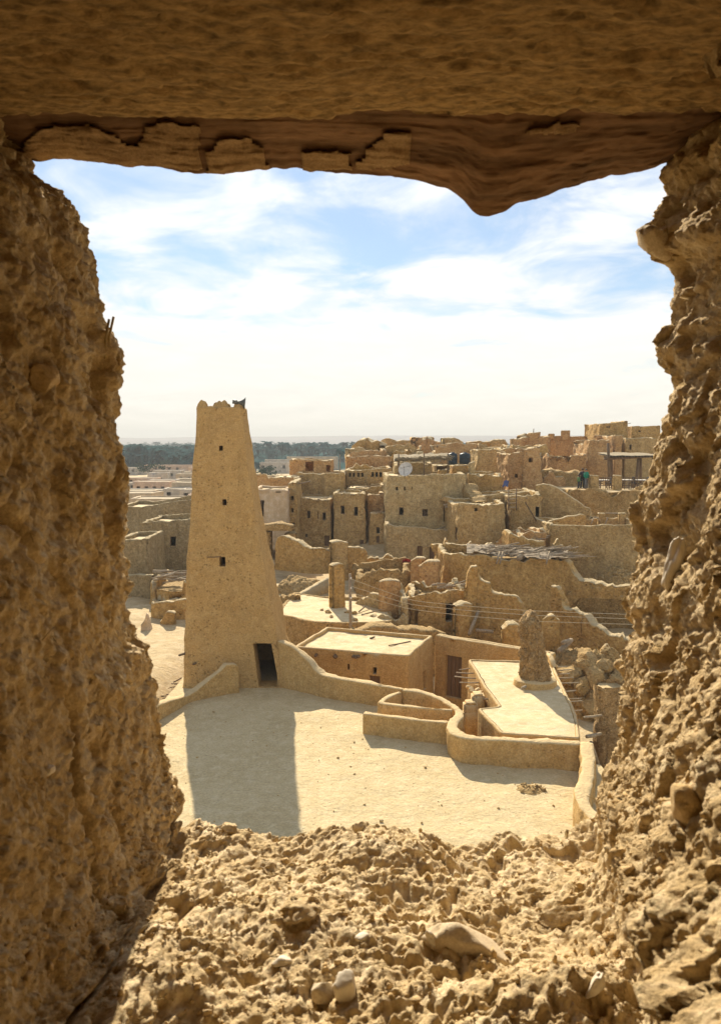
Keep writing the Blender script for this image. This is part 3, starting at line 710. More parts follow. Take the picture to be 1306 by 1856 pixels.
wall_run('parapet_wall', 'sunlit stub of parapet at the far corner of the raised roof', 'wall', [gp(990, 1182, 0.9), gp(997, 1187, 1.05), gp(1000, 1196, 0.95), gp(1004, 1206, 0.8)], -1.0, 0.22, M_PARA, 0.03, seg=0.1, seed=37)
def column():
    b = gp(970, 1240, 0.73)
    root = empty('mud_column', b, 'rough fibrous leaning mud column on the raised roof', 'column')
    # plinth
    ang = np.linspace(0, 2 * np.pi, 40, endpoint=False); rows = []
    for rr, z in ((0.80, -0.1), (0.78, 0.16), (0.73, 0.21), (0.45, 0.24)):
        rows.append(np.stack((b[0] - 0.02 + rr * 0.95 * np.cos(ang), b[1] + rr * 0.8 * np.sin(ang), np.full(40, b[2] + z)), -1))
    G = np.array(rows); G = G + 0.02 * np.stack([vnoise(G * 4, s) for s in (1, 2, 3)], -1)
    part('plinth', G.reshape(-1, 3), [(i * 40 + j, i * 40 + (j + 1) % 40, (i + 1) * 40 + (j + 1) % 40, (i + 1) * 40 + j) for i in range(3) for j in range(40)], M_PARA, root)
    zs = np.linspace(0.1, 2.52, 90); n = 110; ang = np.linspace(0, 2 * np.pi, n, endpoint=False)
    G = np.zeros((n, len(zs), 3))
    for j, z in enumerate(zs):
        f = z / 2.52; rx = 0.54 - 0.26 * f; ry = 0.46 - 0.18 * f; cx = b[0] + 0.0 - 0.30 * f ** 1.05
        if f > 0.86: k = math.sqrt(max(0.02, 1 - ((f - 0.86) / 0.145) ** 2)); rx *= k; ry *= k
        G[:, j, 0] = cx + rx * np.cos(ang); G[:, j, 1] = b[1] + ry * np.sin(ang); G[:, j, 2] = b[2] + z - 0.12 * np.cos(ang + 2.6) * f
    NN = np.stack((np.cos(ang), np.sin(ang), 0 * ang), -1)[:, None, :] + np.zeros_like(G)
    w, c = worley(G * np.array((7, 7, 3.5)), 3)
    d = 0.10 * fbm(G * np.array((3, 3, 2)), 4, 8) + 0.08 * (0.5 - w) + 0.03 * c + 0.10 * fbm(G * np.array((15, 15, 4)), 3, 2, 0.65)
    G = G + NN * d[..., None]
    part('shaft', G.reshape(-1, 3), [tuple(int(v) for v in q) for q in gridfaces(n, len(zs), True)] + [tuple(i * len(zs) + len(zs) - 1 for i in range(n))], M_COLUMN, root)
M_COLUMN = earth('fibrous_mud', (0.43, 0.275, 0.12), (0.32, 0.20, 0.082), (0.55, 0.38, 0.19), 3.2, 1.0, 0.9, 0.6, dist=0.12, fine=9, pitr=0.4, grain=1.0)
column()
def stub():
    c = gp(1116, 1400, -0.9); c = np.array((at(1116, 1300, 22.6)[0], 22.9, -2.7))
    root = empty('broken_wall_stub', c, 'tall broken fibrous wall stub beside the rough window edge, below the raised roof', 'wall')
    n = 90; zs = np.linspace(0, 4.6, 100); ang = np.linspace(0, 2 * np.pi, n, endpoint=False); G = np.zeros((n, len(zs), 3))
    se = 0.6
    for j, z in enumerate(zs):
        rx = 0.52 + 0.02 * math.sin(z * 3); ry = 0.42
        cx = np.sign(np.cos(ang)) * np.abs(np.cos(ang)) ** se; cy_ = np.sign(np.sin(ang)) * np.abs(np.sin(ang)) ** se
        G[:, j, 0] = c[0] + rx * cx; G[:, j, 1] = c[1] + ry * cy_; top = 4.55 + 0.25 * vnoise(np.stack((ang * 0 + 2.1 * np.cos(ang), 2.1 * np.sin(ang), ang * 0), -1), 3)
        G[:, j, 2] = c[2] + np.minimum(z, top)
    NN = np.stack((np.cos(ang), np.sin(ang), 0 * ang), -1)[:, None, :] + np.zeros_like(G)
    d = 0.10 * fbm(G * np.array((2, 2, 0.8)), 3, 8) + 0.05 * fbm(G * np.array((17, 17, 2.0)), 3, 2) + 0.03 * fbm(G * 9, 3, 4)
    G = G + NN * d[..., None]
    part('shaft', G.reshape(-1, 3), gridfaces(n, len(zs), True), M_COLUMN, root)
    part('crown', np.array([G[i, -1] for i in range(n)]) - np.array((0, 0, 0.12)), [tuple(range(n))], M_PARA, root)
    for k, (x0, y0, x1, y1) in enumerate(((1058, 1300, 1090, 1296), (1062, 1335, 1088, 1330), (1062, 1395, 1096, 1400), (1070, 1345, 1085, 1390))):
        stick(root, at(x0, y0, 22.2), at(x1, y1, 22.5), 0.035 + 0.02 * (k % 2), M_LOG, 'stick')
stub()

# ------------------------------------------------------------------ houses just behind the terrace
def flat_roof_house():
    P = [gp(530, 1172, 0.62), gp(742, 1189, 0.62), gp(787, 1151, 0.62), gp(590, 1135, 0.62)]
    A, B, C_ = P[0], P[1], P[2]
    W = []
    for px0, py0, px1, py1, k in ((669, 1226, 688, 1245, 'shutter'),):
        u0, za = hit(A, B, px0, py1); u1, zb = hit(A, B, px1, py0); W.append((0, u0, u1, za, zb, k, 0.25))
    u0, za = hit(B, C_, 767, 1252); u1, zb = hit(B, C_, 772, 1213); W.append((1, u0, u1, za, zb, 'hole', 0.5))
    for px0, py0, px1, py1 in ((629, 1204, 633, 1214), (675, 1210, 682, 1222)):
        u0, za = hit(A, B, px0, py1); u1, zb = hit(A, B, px1, py0); W.append((0, u0, u1, za, zb, 'hole', 0.3))
    t = house('mud_house', 'flat pale-roofed low house directly behind the terrace parapet', 'house', [p[:2] for p in P], [0.62] * 4, -2.7, W, mat=M_PARA, thick=0.16, parapet=0.16, rough=0.045, r=0.2, seg=0.18, batter=0.015, seed=51, sub=0.4)
    for px, py in ((573, 1187), (607, 1188), (609, 1190), (641, 1189), (646, 1190), (650, 1189), (536, 1178)):
        u, z = hit(A, B, px, py); d = (B - A) / np.linalg.norm(B - A); p = A + d * u; p[2] = z
        nrm = np.array((d[1], -d[0], 0)); stick(t, p - nrm * 0.3, p + nrm * 0.16, 0.065, M_WOOD, 'roof_beam')
    a, b = gp(704, 1170, 0.52), gp(744, 1162, 0.52); s = empty('palm_stick', (a + b) / 2, 'thin dark stick lying on the flat pale roof', 'stick'); stick(s, a, b, 0.025, M_WOOD, 'stem')
    a = gp(670, 1157, 0.50); s = empty('palm_scrap', a, 'small dark scrap of wood on the flat pale roof', 'wood scrap'); stick(s, a, a + np.array((0.22, 0.1, 0.05)), 0.04, M_WOOD, 'stem')
flat_roof_house()
def court_wall():
    A, B = gp(787, 1151, 0.62), gp(1000, 1186, 0.62)
    d = (B - A) / np.linalg.norm(B - A); n = np.array((-d[1], d[0], 0)) * 0.45
    u0, za = hit(A, B, 806, 1262); u1, zb = hit(A, B, 836, 1192)
    house('court_wall', 'long straight court wall with a wooden door, joining the flat-roofed house', 'wall', [A[:2], B[:2], (B + n)[:2], (A + n)[:2]], [0.62, 0.62, 0.62, 0.62], -2.7, [(0, u0, u1, za, zb, 'door', 0.3)],
          mat=M_PARA, thick=0.2, parapet=0.05, rough=0.04, seg=0.2, batter=0.01, seed=52, r=0.12)
court_wall()
def steps():
    root = empty('stair_blocks', gp(862, 1285, -0.6), 'broken mud steps with loose stones beside the raised roof', 'steps')
    for k, (px, py, z, w, d, h) in enumerate(((852, 1270, 0.45, 0.5, 0.5, 3.0), (866, 1256, 0.62, 0.45, 0.5, 3.1), (853, 1285, 0.2, 0.55, 0.4, 2.6))):
        p = gp(px, py, z); V, Fc = box(p[0] - w / 2, p[0] + w / 2, p[1] - d / 2, p[1] + d / 2, z - h, z)
        bm = bmesh.new(); vs = [bm.verts.new(v) for v in V]; [bm.faces.new([vs[i] for i in f]) for f in Fc]
        bmesh.ops.bevel(bm, geom=bm.edges, offset=0.07, segments=2, affect='EDGES'); bmesh.ops.subdivide_edges(bm, edges=bm.edges, cuts=2, use_grid_fill=True)
        bm.verts.index_update(); V = np.array([v.co[:] for v in bm.verts]); Fc = [tuple(v.index for v in f.verts) for f in bm.faces]; bm.free()
        V = V + 0.05 * np.stack([fbm(V * 2.5, 3, s) for s in (1, 2, 3)], -1); part('step', V, Fc, M_PARA, root)
    for k in range(6):
        p = gp(850 + 4 * k, 1246 + 5 * (k % 3), 0.5); stone_part(root, p, 0.13, M_PARA, 60 + k)
    a, b = gp(862, 1266, 0.45), gp(884, 1267, 0.5); stick(root, a, b, 0.035, M_LOG, 'stick')
steps()

# ------------------------------------------------------------------ nearer ruins
hpx('pale rounded palm-mat roof on a rubble-walled room behind the tower', [(498, 41.5, 1112), (560, 39.5, 1126), (640, 38.6, 1129), (716, 39.5, 1126)], 6.5, -2.2, [(1, 530, 1130, 556, 1165, 'door')],
    mat=M_RUBBLE, rough=0.07, parapet=0.02, thick=0.2, seg=0.25, r=0.8, seed=61, sub=0.5, bscale=0.86, batter=0.0)
hpx('grey-shadowed shed wall with pale end, right of the utility pole', [(645, 41.5, 1112), (690, 40.2, 1086), (742, 39.8, 1084)], 3.0, -2.0, mat=M_MUD[2], seed=62, jag=0.2, rough=0.09, seg=0.2, roofmat=M_RUBBLE)
def pillar(label, pts, z0, thick, mat, seed, jag=0.08, name='ruined_pillar'):
    return wpx(label, pts, z0, name=name, cat='pillar', thick=thick, mat=mat, seed=seed, jag=jag, seg=0.14, rough=0.06)
pillar('slender tall ruined pillar standing on the palm-mat roof', [(602, 1020, 43.0), (610, 1017, 43.2), (619, 1021, 43.4)], -0.3, 0.5, M_MUD[1], 63)
pillar('square stepped pillar at the end of the curved ruined wall', [(601, 979, 53.0), (612, 977, 53.2), (626, 980, 53.4)], -0.5, 0.9, M_MUD[0], 64)
wpx('curved ruined wall with a sloping broken top, beyond the slender pillar', [(505, 985, 55.0), (512, 968, 54.5), (532, 972, 54.0), (545, 976, 53.6), (551, 984, 53.4), (558, 988, 53.2), (580, 991, 53.0), (602, 989, 53.3)], 0.1, thick=0.5, mat=M_MUD[1], seed=65, jag=0.12, seg=0.2, rough=0.09)
wpx('short square ruined wall between stepped pillar and window house', [(627, 990, 53.5), (645, 988, 53.5), (657, 988, 53.6), (662, 998, 53.7)], -0.4, thick=0.6, mat=M_MUD[1], seed=66, jag=0.14, seg=0.2, rough=0.09)
def mound(label, c, rx, ry, h, seed, mat=M_RUBBLE, n=14, smax=0.3, name='rubble_mound'):
    root = empty(name, c, label, 'rubble mound')
    ng = 80; u = np.linspace(-1, 1, ng); X, Y = np.meshgrid(u, u, indexing='ij'); rr = np.sqrt(X * X + Y * Y)
    P = np.stack((c[0] + X * rx, c[1] + Y * ry, c[2] + h * np.clip(1 - rr ** 2.2, -0.5, 1)), -1)
    w, cl = worley(P * np.array((0.9, 0.9, 0.9)), seed)
    w2, cl2 = worley(P * 2.6, seed + 1)
    P[..., 2] += 0.22 * h * fbm(P * 0.9, 6, seed, 0.6) + 0.12 * h * cl + 0.20 * (0.5 - w2) + 0.10 * cl2
    part('mound', P.reshape(-1, 3), gridfaces(ng, ng), mat, root)
    rs = random.Random(seed)
    for k in range(n):
        a = rs.uniform(0, 6.28); q = rs.uniform(0.05, 0.95) ** 0.6; x, y = math.cos(a) * q, math.sin(a) * q
        stone_part(root, (c[0] + x * rx, c[1] + y * ry, c[2] + h * max(0, 1 - q ** 2.2)), rs.uniform(0.08, smax), mat, seed * 7 + k)
    return root
hpx('broad flat-topped rubble mass with sunlit crest behind the utility pole', [(642, 47.5, 1040), (668, 46.6, 1031), (700, 46.2, 1029), (735, 46.2, 1027), (757, 46.6, 1032)], 4.5, -1.6, mat=M_RUBBLE, name='rubble_mass', cat='rubble mound', seed=71, jag=0.3, rough=0.28, seg=0.2, parapet=0.06, roofmat=M_RUBBLE, batter=0.12, r=0.6)
mound('shadowed rubble slope at the foot of the curved ruined wall', np.array((at(545, 1075, 49)[0], 50.0, -1.6)), 3.2, 3.2, 1.7, 72, n=26)
wpx('low broken kerb of rubble beside the palm-mat roof', [(494, 1080, 46), (515, 1077, 46), (534, 1075, 45.5), (538, 1068, 45.3)], -1.2, thick=0.5, mat=M_RUBBLE, seed=73, jag=0.3, seg=0.18, rough=0.12)
# a plank ramp climbing to the ruined wall
def ramp():
    a, b = at(533, 1082, 47.0), at(598, 1045, 49.5)
    root = empty('mud_ramp', a, 'brown sloping earth ramp between rubble slope and slender pillar', 'ramp')
    d = b - a; V = []; rows = 14
    for k in range(rows):
        p = a + d * k / (rows - 1)
        for off, dz in ((-0.75, -1.6), (-0.7, 0.0), (0.0, 0.06), (0.7, 0.0), (0.75, -1.6)): V.append((p[0], p[1] + off, p[2] + dz))
    V = np.array(V); V = V + 0.07 * np.stack([fbm(V * 2, 3, s) for s in (1, 2, 3)], -1)
    part('slope', V, gridfaces(rows, 5, flip=True), M_MUD[1], root)
ramp()
pillar('stout ruined block left of the doorway house ruin', [(690, 1050, 42.5), (705, 1047, 42.4), (721, 1050, 42.6)], -1.5, 0.7, M_MUD[3], 74, 0.1)
wpx('curved notched wall linking stout block and doorway ruin', [(721, 1050, 42.6), (726, 1068, 42.4), (736, 1073, 42.1), (748, 1064, 41.8), (760, 1062, 41.5)], -1.5, thick=0.45, mat=M_MUD[2], seed=75, jag=0.15, seg=0.16, rough=0.09)
t = hpx('ruined room with dark tall doorway and debris roof, behind the wires', [(742, 40.6, 1072), (800, 39.6, 1070), (848, 39.9, 1066)], 3.6, -2.4, [(1, 806, 1083, 824, 1128, 'doorway', 0.6), (0, 742, 1104, 757, 1131, 'doorway', 0.5)], mat=M_MUD[1], seed=76, jag=0.22, rough=0.1, seg=0.2, roofmat=M_RUBBLE, parapet=0.1)
for k in range(16):
    rs = random.Random(k); a = at(775 + rs.uniform(0, 70), 1066 - rs.uniform(0, 8), 41 + rs.uniform(0, 1.5)); ang = rs.uniform(-0.6, 0.6); ln = rs.uniform(0.4, 1.1)
    stick(t, a, a + np.array((ln * math.cos(ang), ln * math.sin(ang), rs.uniform(-0.1, 0.18))), rs.uniform(0.03, 0.07), M_GREYLOG, 'roof_debris')
wpx('jagged ruined gable with a stepped peak, right of the dark doorway', [(843, 1060, 39.5), (846, 1034, 39.5), (853, 1024, 39.5), (863, 1022, 39.5), (866, 1038, 39.5), (876, 1050, 39.4), (887, 1053, 39.4), (889, 1066, 39.4), (900, 1073, 39.3), (936, 1078, 39.2), (946, 1088, 39.1), (951, 1106, 39.0)], -2.6, thick=0.55, mat=M_MUD[1], seed=77, jag=0.08, seg=0.13, rough=0.08)
wpx('projecting buttress between the dark doorway and the gable niche', [(826, 1092, 38.4), (836, 1086, 38.5), (849, 1090, 38.6)], -2.6, thick=0.8, mat=M_MUD[1], seed=78, jag=0.1, seg=0.15, rough=0.08, name='buttress')
def lean():
    a, b = at(849, 1150, 37.4), at(866, 1108, 38.6); s = empty('leaning_beam', a, 'grey beam leaning in the niche of the ruined gable', 'beam'); stick(s, a, b, 0.09, M_GREYLOG, 'stem', n=8)
    a, b = at(862, 1142, 37.6), at(893, 1145, 37.6); s = empty('fallen_beam', a, 'fallen beam lying across the niche of the ruined gable', 'beam'); stick(s, a, b, 0.09, M_GREYLOG, 'stem', n=8)
lean()
wpx('low earth bank in front of the doorway ruin, behind the flat roof', [(640, 1136, 37.2), (690, 1128, 37.4), (740, 1128, 37.6), (775, 1131, 37.6), (800, 1142, 37.8)], -2.6, thick=0.9, mat=M_RUBBLE, seed=79, jag=0.15, seg=0.2, rough=0.12)
wpx('lumpy wall stub poking up left of the rough column', [(912, 1132, 35.2), (918, 1122, 35.2), (930, 1121, 35.2), (943, 1128, 35.2)], -2.6, thick=0.7, mat=M_MUD[1], seed=80, jag=0.15, seg=0.15, rough=0.1)
wpx('rounded ruined stub standing right of the rough column', [(987, 1125, 36.5), (992, 1110, 36.4), (1001, 1107, 36.4), (1009, 1118, 36.4)], -2.6, thick=0.6, mat=M_MUD[1], seed=81, jag=0.1, seg=0.15, rough=0.1)
wpx('ruined wall with top sloping down to the right above the boulders', [(1003, 1054, 40.0), (1012, 1058, 39.8), (1022, 1075, 39.6), (1029, 1100, 39.4), (1060, 1103, 39.0), (1066, 1113, 38.8), (1082, 1130, 38.4), (1110, 1145, 38.0), (1150, 1152, 37.6)], -2.8, thick=0.6, mat=M_MUD[1], seed=82, jag=0.14, seg=0.16, rough=0.11)
wpx('thick undercut ruined wall curving down towards the window edge', [(1024, 1006, 45.0), (1032, 1016, 44.8), (1042, 1036, 44.6), (1054, 1048, 44.4), (1085, 1051, 44.0), (1120, 1056, 43.6), (1150, 1058, 43.4)], [-0.8, -0.8, -0.3, 0.25, 0.3, 0.3, 0.3], thick=0.8, mat=M_MUD[1], seed=83, jag=0.14, seg=0.18, rough=0.12)
wpx('dark back wall of the hollow under the undercut ruined wall', [(1010, 1076, 48.6), (1090, 1078, 48.4), (1210, 1078, 48.0)], -3.0, thick=0.6, mat=M_RUBBLE, seed=84, jag=0.1, seg=0.25, rough=0.12)
house('earth_ceiling', 'earth-packed ceiling of the dark hollow behind the sloping ruined wall', 'ruin', [at(1026, 1060, 44.4)[:2], at(1210, 1060, 43.8)[:2], at(1210, 1060, 46.2)[:2], at(1020, 1060, 46.4)[:2]], [0.58] * 4, 0.30, [], mat=M_RUBBLE, roofmat=M_RUBBLE, rough=0.08, seg=0.4, parapet=0.02, thick=0.3)
mound('heap of fallen boulders between raised roof and window edge', np.array((at(1060, 1190, 35)[0], 34.6, -2.7)), 2.6, 3.0, 2.2, 85, M_RUBBLE, n=70, smax=0.62, name='boulder_heap')
for k, (a, b) in enumerate((((1012, 1180), (1035, 1160)), ((1020, 1165), (1033, 1160)))):
    A, B = at(*a, 34.4), at(*b, 35.6); s = empty('fallen_beam', A, ('long grey beam sticking out of the boulder heap', 'short grey beam end beside the long beam on the boulder heap')[k], 'beam'); stick(s, A, B, 0.11, M_GREYLOG, 'stem', n=8)

M_MAT = plain('grey_reed_mat', (0.27, 0.215, 0.15), 0.95, 0.5, 9, stretch=(0.5, 2.2, 1), bump=1.0, dist=0.06)
# ------------------------------------------------------------------ middle houses
t = hpx('long brown wall house with a roof of fallen palm logs', [(800, 45.5, 1001), (838, 44.2, 1001), (930, 44.0, 1008), (1030, 44.6, 1013)], 5.0, -3.2, mat=M_MUD[1], seed=91, jag=0.16, rough=0.09, seg=0.25, roofmat=M_RUBBLE, parapet=0.08)
rs = random.Random(4)
for k in range(120):
    px = rs.uniform(850, 1030); Y = rs.uniform(44.3, 47.5); p = at(px, 1012 - (px < 930) * 6, 44.5); p = np.array((p[0] * Y / 44.5, Y, p[2] + rs.uniform(0.0, 0.25) - 0.05)); an = rs.gauss(0.1, 0.5) if rs.random() < 0.6 else rs.uniform(-1.5, 1.5); ln = rs.uniform(0.3, 1.6)
    stick(t, p, p + np.array((ln * math.cos(an), ln * math.sin(an) * 0.7, rs.uniform(-0.12, 0.22))), rs.uniform(0.015, 0.055), M_GREYLOG, 'palm_log')
Pm = np.array([(at(px, 1008, 44.5)[0] * Y / 44.5, Y, at(px, 1001 + 12 * (px - 838) / 190, 44.2)[2] - 0.05) for px in np.linspace(845, 1028, 70) for Y in np.linspace(44.25, 48.2, 26)])
w_, c_ = worley(Pm * np.array((1.6, 1.6, 0)), 5); Pm[:, 2] += 0.12 * fbm(Pm * np.array((1.2, 1.2, 0)), 4, 6, 0.6) + 0.09 * c_ + 0.04 * fbm(Pm * np.array((2, 9, 0)), 3, 8)
part('reed_mat', Pm, gridfaces(70, 26), M_MAT, t)
stick(t, at(939, 1013, 43.9), at(946, 1002, 44.6), 0.14, M_GREYLOG, 'palm_log', n=8)
for px in (905, 911, 995):
    stick(t, at(px, 1000, 44.4), at(px - 6, 1022, 43.7), 0.05, M_GREYLOG, 'palm_log')
hpx('rounded pale-roofed house with one small dark window, above the palm-log roof', [(817, 57.5, 912), (832, 55.6, 910), (880, 55.0, 914), (921, 56.0, 911)], 6.0, -0.6, [(1, 825 + 12, 920, 842, 927, 'hole'), (1, 858, 921, 864, 927, 'hole'), (2, 884, 944, 890, 955, 'hole'), (0, 822, 957, 828, 978, 'frame')],
    mat=M_MUD[0], seed=92, jag=0.06, rough=0.1, seg=0.3, r=1.2, parapet=0.06, batter=0.03)
for i, (px, py, s) in enumerate(((838, 1000, .35), (846, 998, .28), (830, 999, .3))):
    pass
hpx('house with ladder and dark doorway right of the rounded house', [(921, 57.5, 897), (950, 57.2, 896), (986, 57.0, 892)], 5.5, -0.4, [(1, 970, 919, 977, 938, 'doorway')], mat=M_MUD[0], seed=93, jag=0.12, rough=0.1, seg=0.3, parapet=0.1)
def ladder():
    a0, a1 = at(921, 925, 56.6), at(921, 888, 57.0); b0, b1 = at(935, 925, 56.6), at(935, 886, 57.0)
    r_ = empty('ladder', a0, 'wooden ladder rising above the pale roof edge of the rounded house', 'ladder')
    stick(r_, a0, a1, 0.045, M_WOOD, 'rail'); stick(r_, b0, b1, 0.045, M_WOOD, 'rail')
    for f in (0.15, 0.35, 0.55, 0.78): stick(r_, a0 + (a1 - a0) * f, b0 + (b1 - b0) * f, 0.035, M_LOG, 'rung')
    a, b = at(951, 910, 56.4), at(972, 945, 56.2); s = empty('leaning_pole', b, 'dark pole leaning against the house beside the ladder', 'pole'); stick(s, b, a, 0.05, M_WOOD, 'stem')
ladder()
wpx('smooth ruined wall arching down to the right, below the people', [(972, 878, 60.0), (985, 876, 59.8), (1000, 878, 59.6), (1013, 884, 59.4), (1025, 893, 59.2), (1044, 905, 59.0), (1058, 916, 58.8), (1068, 919, 58.7), (1070, 935, 58.6)], 0.3, thick=0.5, mat=M_MUD[0], seed=94, jag=0.03, seg=0.22, rough=0.08)
hpx('long plain brown wall with a crack near the window edge, thin sunlit rim', [(992, 52.5, 949), (1045, 52.0, 952), (1088, 51.6, 951), (1180, 51.0, 950)], 5.0, -1.5, mat=M_MUD[0], seed=95, jag=0.03, rough=0.11, seg=0.3, parapet=2.4, thick=0.28, batter=0.03)
wpx('thin slanting wall top rising behind the long plain wall', [(994, 943, 54.6), (1003, 940, 54.6), (1030, 934, 54.6), (1054, 929, 54.6), (1060, 932, 54.6)], 0.0, thick=0.4, mat=M_MUD[1], seed=96, jag=0.05, seg=0.25, rough=0.06)
for k, (x, lb) in enumerate(((1089, 'squat mud gate post above the long plain wall, left of its twin'), (1126, 'squat mud gate post above the long plain wall, right of its twin'))):
    pillar(lb, [(x - 5, 929, 55.5), (x + 5, 929, 55.5)], 1.5, 0.5, M_MUD[0], 97 + k, 0.02, name='gate_post')
def trestle():
    r_ = empty('trestle', at(1078, 950, 55), 'small wooden trestle frame between wall and gate post', 'trestle')
    for a, b in (((1070, 950), (1076, 937)), ((1076, 937), (1083, 938)), ((1083, 938), (1088, 949)), ((1096, 950), (1100, 938)), ((1098, 930), (1118, 930))):
        stick(r_, at(*a, 54.8), at(*b, 55.1), 0.05, M_LOG, 'bar')
trestle()
hpx('step block of low walls between the palm-log roof and the plain wall', [(942, 51.0, 966), (966, 50.6, 957), (993, 50.4, 956)], 3.5, -1.0, mat=M_MUD[3], seed=99, jag=0.2, rough=0.1, seg=0.25, parapet=0.3)
hpx('low lean-to with flat top left of the plain wall', [(920, 49.8, 964), (945, 49.4, 972), (992, 49.0, 975)], 2.5, -1.0, mat=M_MUD[1], seed=100, jag=0.15, rough=0.08, seg=0.25, parapet=0.05)
mound('loose stone pile at the foot of the long plain wall', np.array((at(1118, 1045, 49.5)[0], 49.6, -0.6)), 1.8, 1.2, 1.6, 101, M_RUBBLE, n=40, smax=0.22, name='stone_pile')
# big window house and its neighbours
t = hpx('large two-storey house with satellite dish on its roof', [(697, 62.5, 862), (740, 62.0, 861), (800, 62.0, 859), (850, 62.8, 858)], 8.0, -1.0,
    [(0, 722, 920, 730, 934, 'frame'), (1, 765, 923, 775, 936, 'cross'), (0, 716, 883, 720, 889, 'hole'), (0, 731, 882, 736, 889, 'hole'), (1, 743, 882, 747, 888, 'hole'), (0, 702, 953, 708, 958, 'hole'), (0, 712, 954, 719, 957, 'hole'), (1, 744, 955, 750, 961, 'hole'), (2, 805, 906, 815, 946, 'doorway')],
    mat=M_MUD[2], seed=111, jag=0.05, rough=0.12, seg=0.35, parapet=0.06, batter=0.025)
for a, b in (((803, 915), (826, 914)), ((806, 919), (827, 918))): stick(t, at(*a, 61.7), at(*b, 61.6), 0.09, M_LOG, 'roof_beam')
hpx('lower storey row with three doors, under the dish house', [(697, 60.6, 948), (745, 60.0, 954), (795, 59.6, 957), (818, 59.8, 962)], 3.0, -1.4, [(0, 739, 983, 748, 1014, 'door'), (1, 755, 990, 765, 1012, 'shutter'), (1, 777, 992, 788, 1014, 'door')], mat=M_MUD[2], seed=112, jag=0.06, rough=0.09, seg=0.3, parapet=0.03)
t = hpx('house with three small dark windows and pale roof, right of the tower', [(533, 66.5, 901), (570, 66.2, 903), (602, 66.0, 905)], 6.0, -0.8, [(0, 556, 926, 562, 939, 'frame'), (1, 571, 928, 577, 941, 'frame'), (1, 584, 929, 590, 943, 'frame'), (0, 553, 968, 557, 974, 'hole'), (1, 587, 971, 597, 990, 'door')], mat=M_MUD[0], seed=113, jag=0.05, rough=0.1, seg=0.3, parapet=0.05)
vigas(t, [(558, 903), (577, 904), (590, 906)], 66.2)
t = hpx('house with two tall dark windows under a sunlit roof edge', [(602, 65.6, 892), (635, 65.2, 893), (664, 65.0, 895)], 6.5, -0.8, [(0, 616, 917, 623, 932, 'frame'), (1, 641, 919, 648, 935, 'frame'), (1, 617 + 18, 968, 641, 978, 'hole'), (1, 652, 979, 662, 996, 'door')], mat=M_MUD[0], seed=114, jag=0.08, rough=0.1, seg=0.3, parapet=0.04)
vigas(t, [(619, 895), (636, 896), (641, 896), (652, 897)], 65.3)
hpx('recessed orange-brown wall block beside the two-window house', [(664, 66.5, 897), (698, 66.3, 893)], 4.0, -0.8, [(0, 679, 955, 685, 966, 'frame'), (0, 679, 972, 685, 984, 'frame')], mat=M_MUD[3], seed=115, jag=0.04, rough=0.09, seg=0.3, parapet=0.1)
hpx('low projecting block under the recessed orange-brown wall', [(668, 64.6, 929), (700, 64.2, 930)], 1.6, -0.8, [(0, 681, 956, 687, 967, 'hole'), (0, 681, 972, 687, 984, 'shutter')], mat=M_MUD[0], seed=116, jag=0.04, rough=0.08, seg=0.3, parapet=0.03)
hpx('pale plastered wall house with dark doorway, touching the tower edge', [(455, 62.5, 885), (490, 62.0, 886), (522, 62.2, 887)], 5.0, 0.5, [(0, 470, 907, 478, 936, 'doorway'), (1, 500, 888, 509, 893, 'hole')], mat=M_PINK, seed=117, jag=0.05, rough=0.08, seg=0.3, parapet=0.1)
hpx('brown wall strip with two tiny openings right of the pale plastered house', [(519, 63.5, 873), (540, 63.2, 872)], 6.0, -0.5, [(0, 525, 899, 531, 907, 'hole'), (0, 526, 921, 531, 929, 'hole'), (0, 526, 948, 533, 972, 'doorway')], mat=M_MUD[0], seed=118, jag=0.08, rough=0.09, seg=0.3, parapet=0.15)
def cave():
    wpx('overhanging lump of wall over a dark hollow right of the tower', [(472, 950, 58.5), (490, 947, 58.0), (510, 944, 57.8), (526, 948, 58.0)], 2.6, thick=1.6, mat=M_RUBBLE, seed=119, jag=0.1, seg=0.25, rough=0.15)
    wpx('left pier of the dark hollow right of the tower', [(476, 960, 58.0), (488, 958, 58.0)], -0.6, thick=1.4, mat=M_RUBBLE, seed=120, jag=0.1, seg=0.25, rough=0.15)
    wpx('right pier of the dark hollow, below the strip of tiny openings', [(521, 962, 58.4), (533, 962, 58.4)], -0.6, thick=1.4, mat=M_RUBBLE, seed=121, jag=0.1, seg=0.25, rough=0.15)
cave()
hpx('tall brown back wall behind the pale plastered house', [(455, 70.5, 858), (495, 70.0, 856), (545, 70.0, 857)], 5.0, -0.5, mat=M_MUD[3], seed=122, jag=0.1, rough=0.1, seg=0.35, parapet=0.2)
hpx('long shaded wall house above the three-window house', [(535, 72.5, 857), (580, 72.0, 857), (586, 71.0, 857), (626, 71.0, 856)], 6.0, -0.5, [], mat=M_MUD[0], seed=123, jag=0.06, rough=0.1, seg=0.35, parapet=0.08)
hpx('cube room with open dark bay on top of the long shaded wall', [(522, 76.0, 832), (549, 75.4, 832), (573, 75.6, 833), (602, 75.2, 834)], 6.0, 3.0, [(1, 550, 836, 571, 854, 'doorway', 0.8), (2, 590, 843, 601, 855, 'doorway')], mat=M_MUD[3], seed=124, jag=0.06, rough=0.08, seg=0.3, parapet=0.05)
rowin = [(0, x, 857, x + 4.5, 864.5, 'hole') for x in (631, 638, 646, 653)] + [(1, x, 856, x + 4.5, 864.5, 'hole') for x in (673, 680, 687.5, 694.5, 702)]
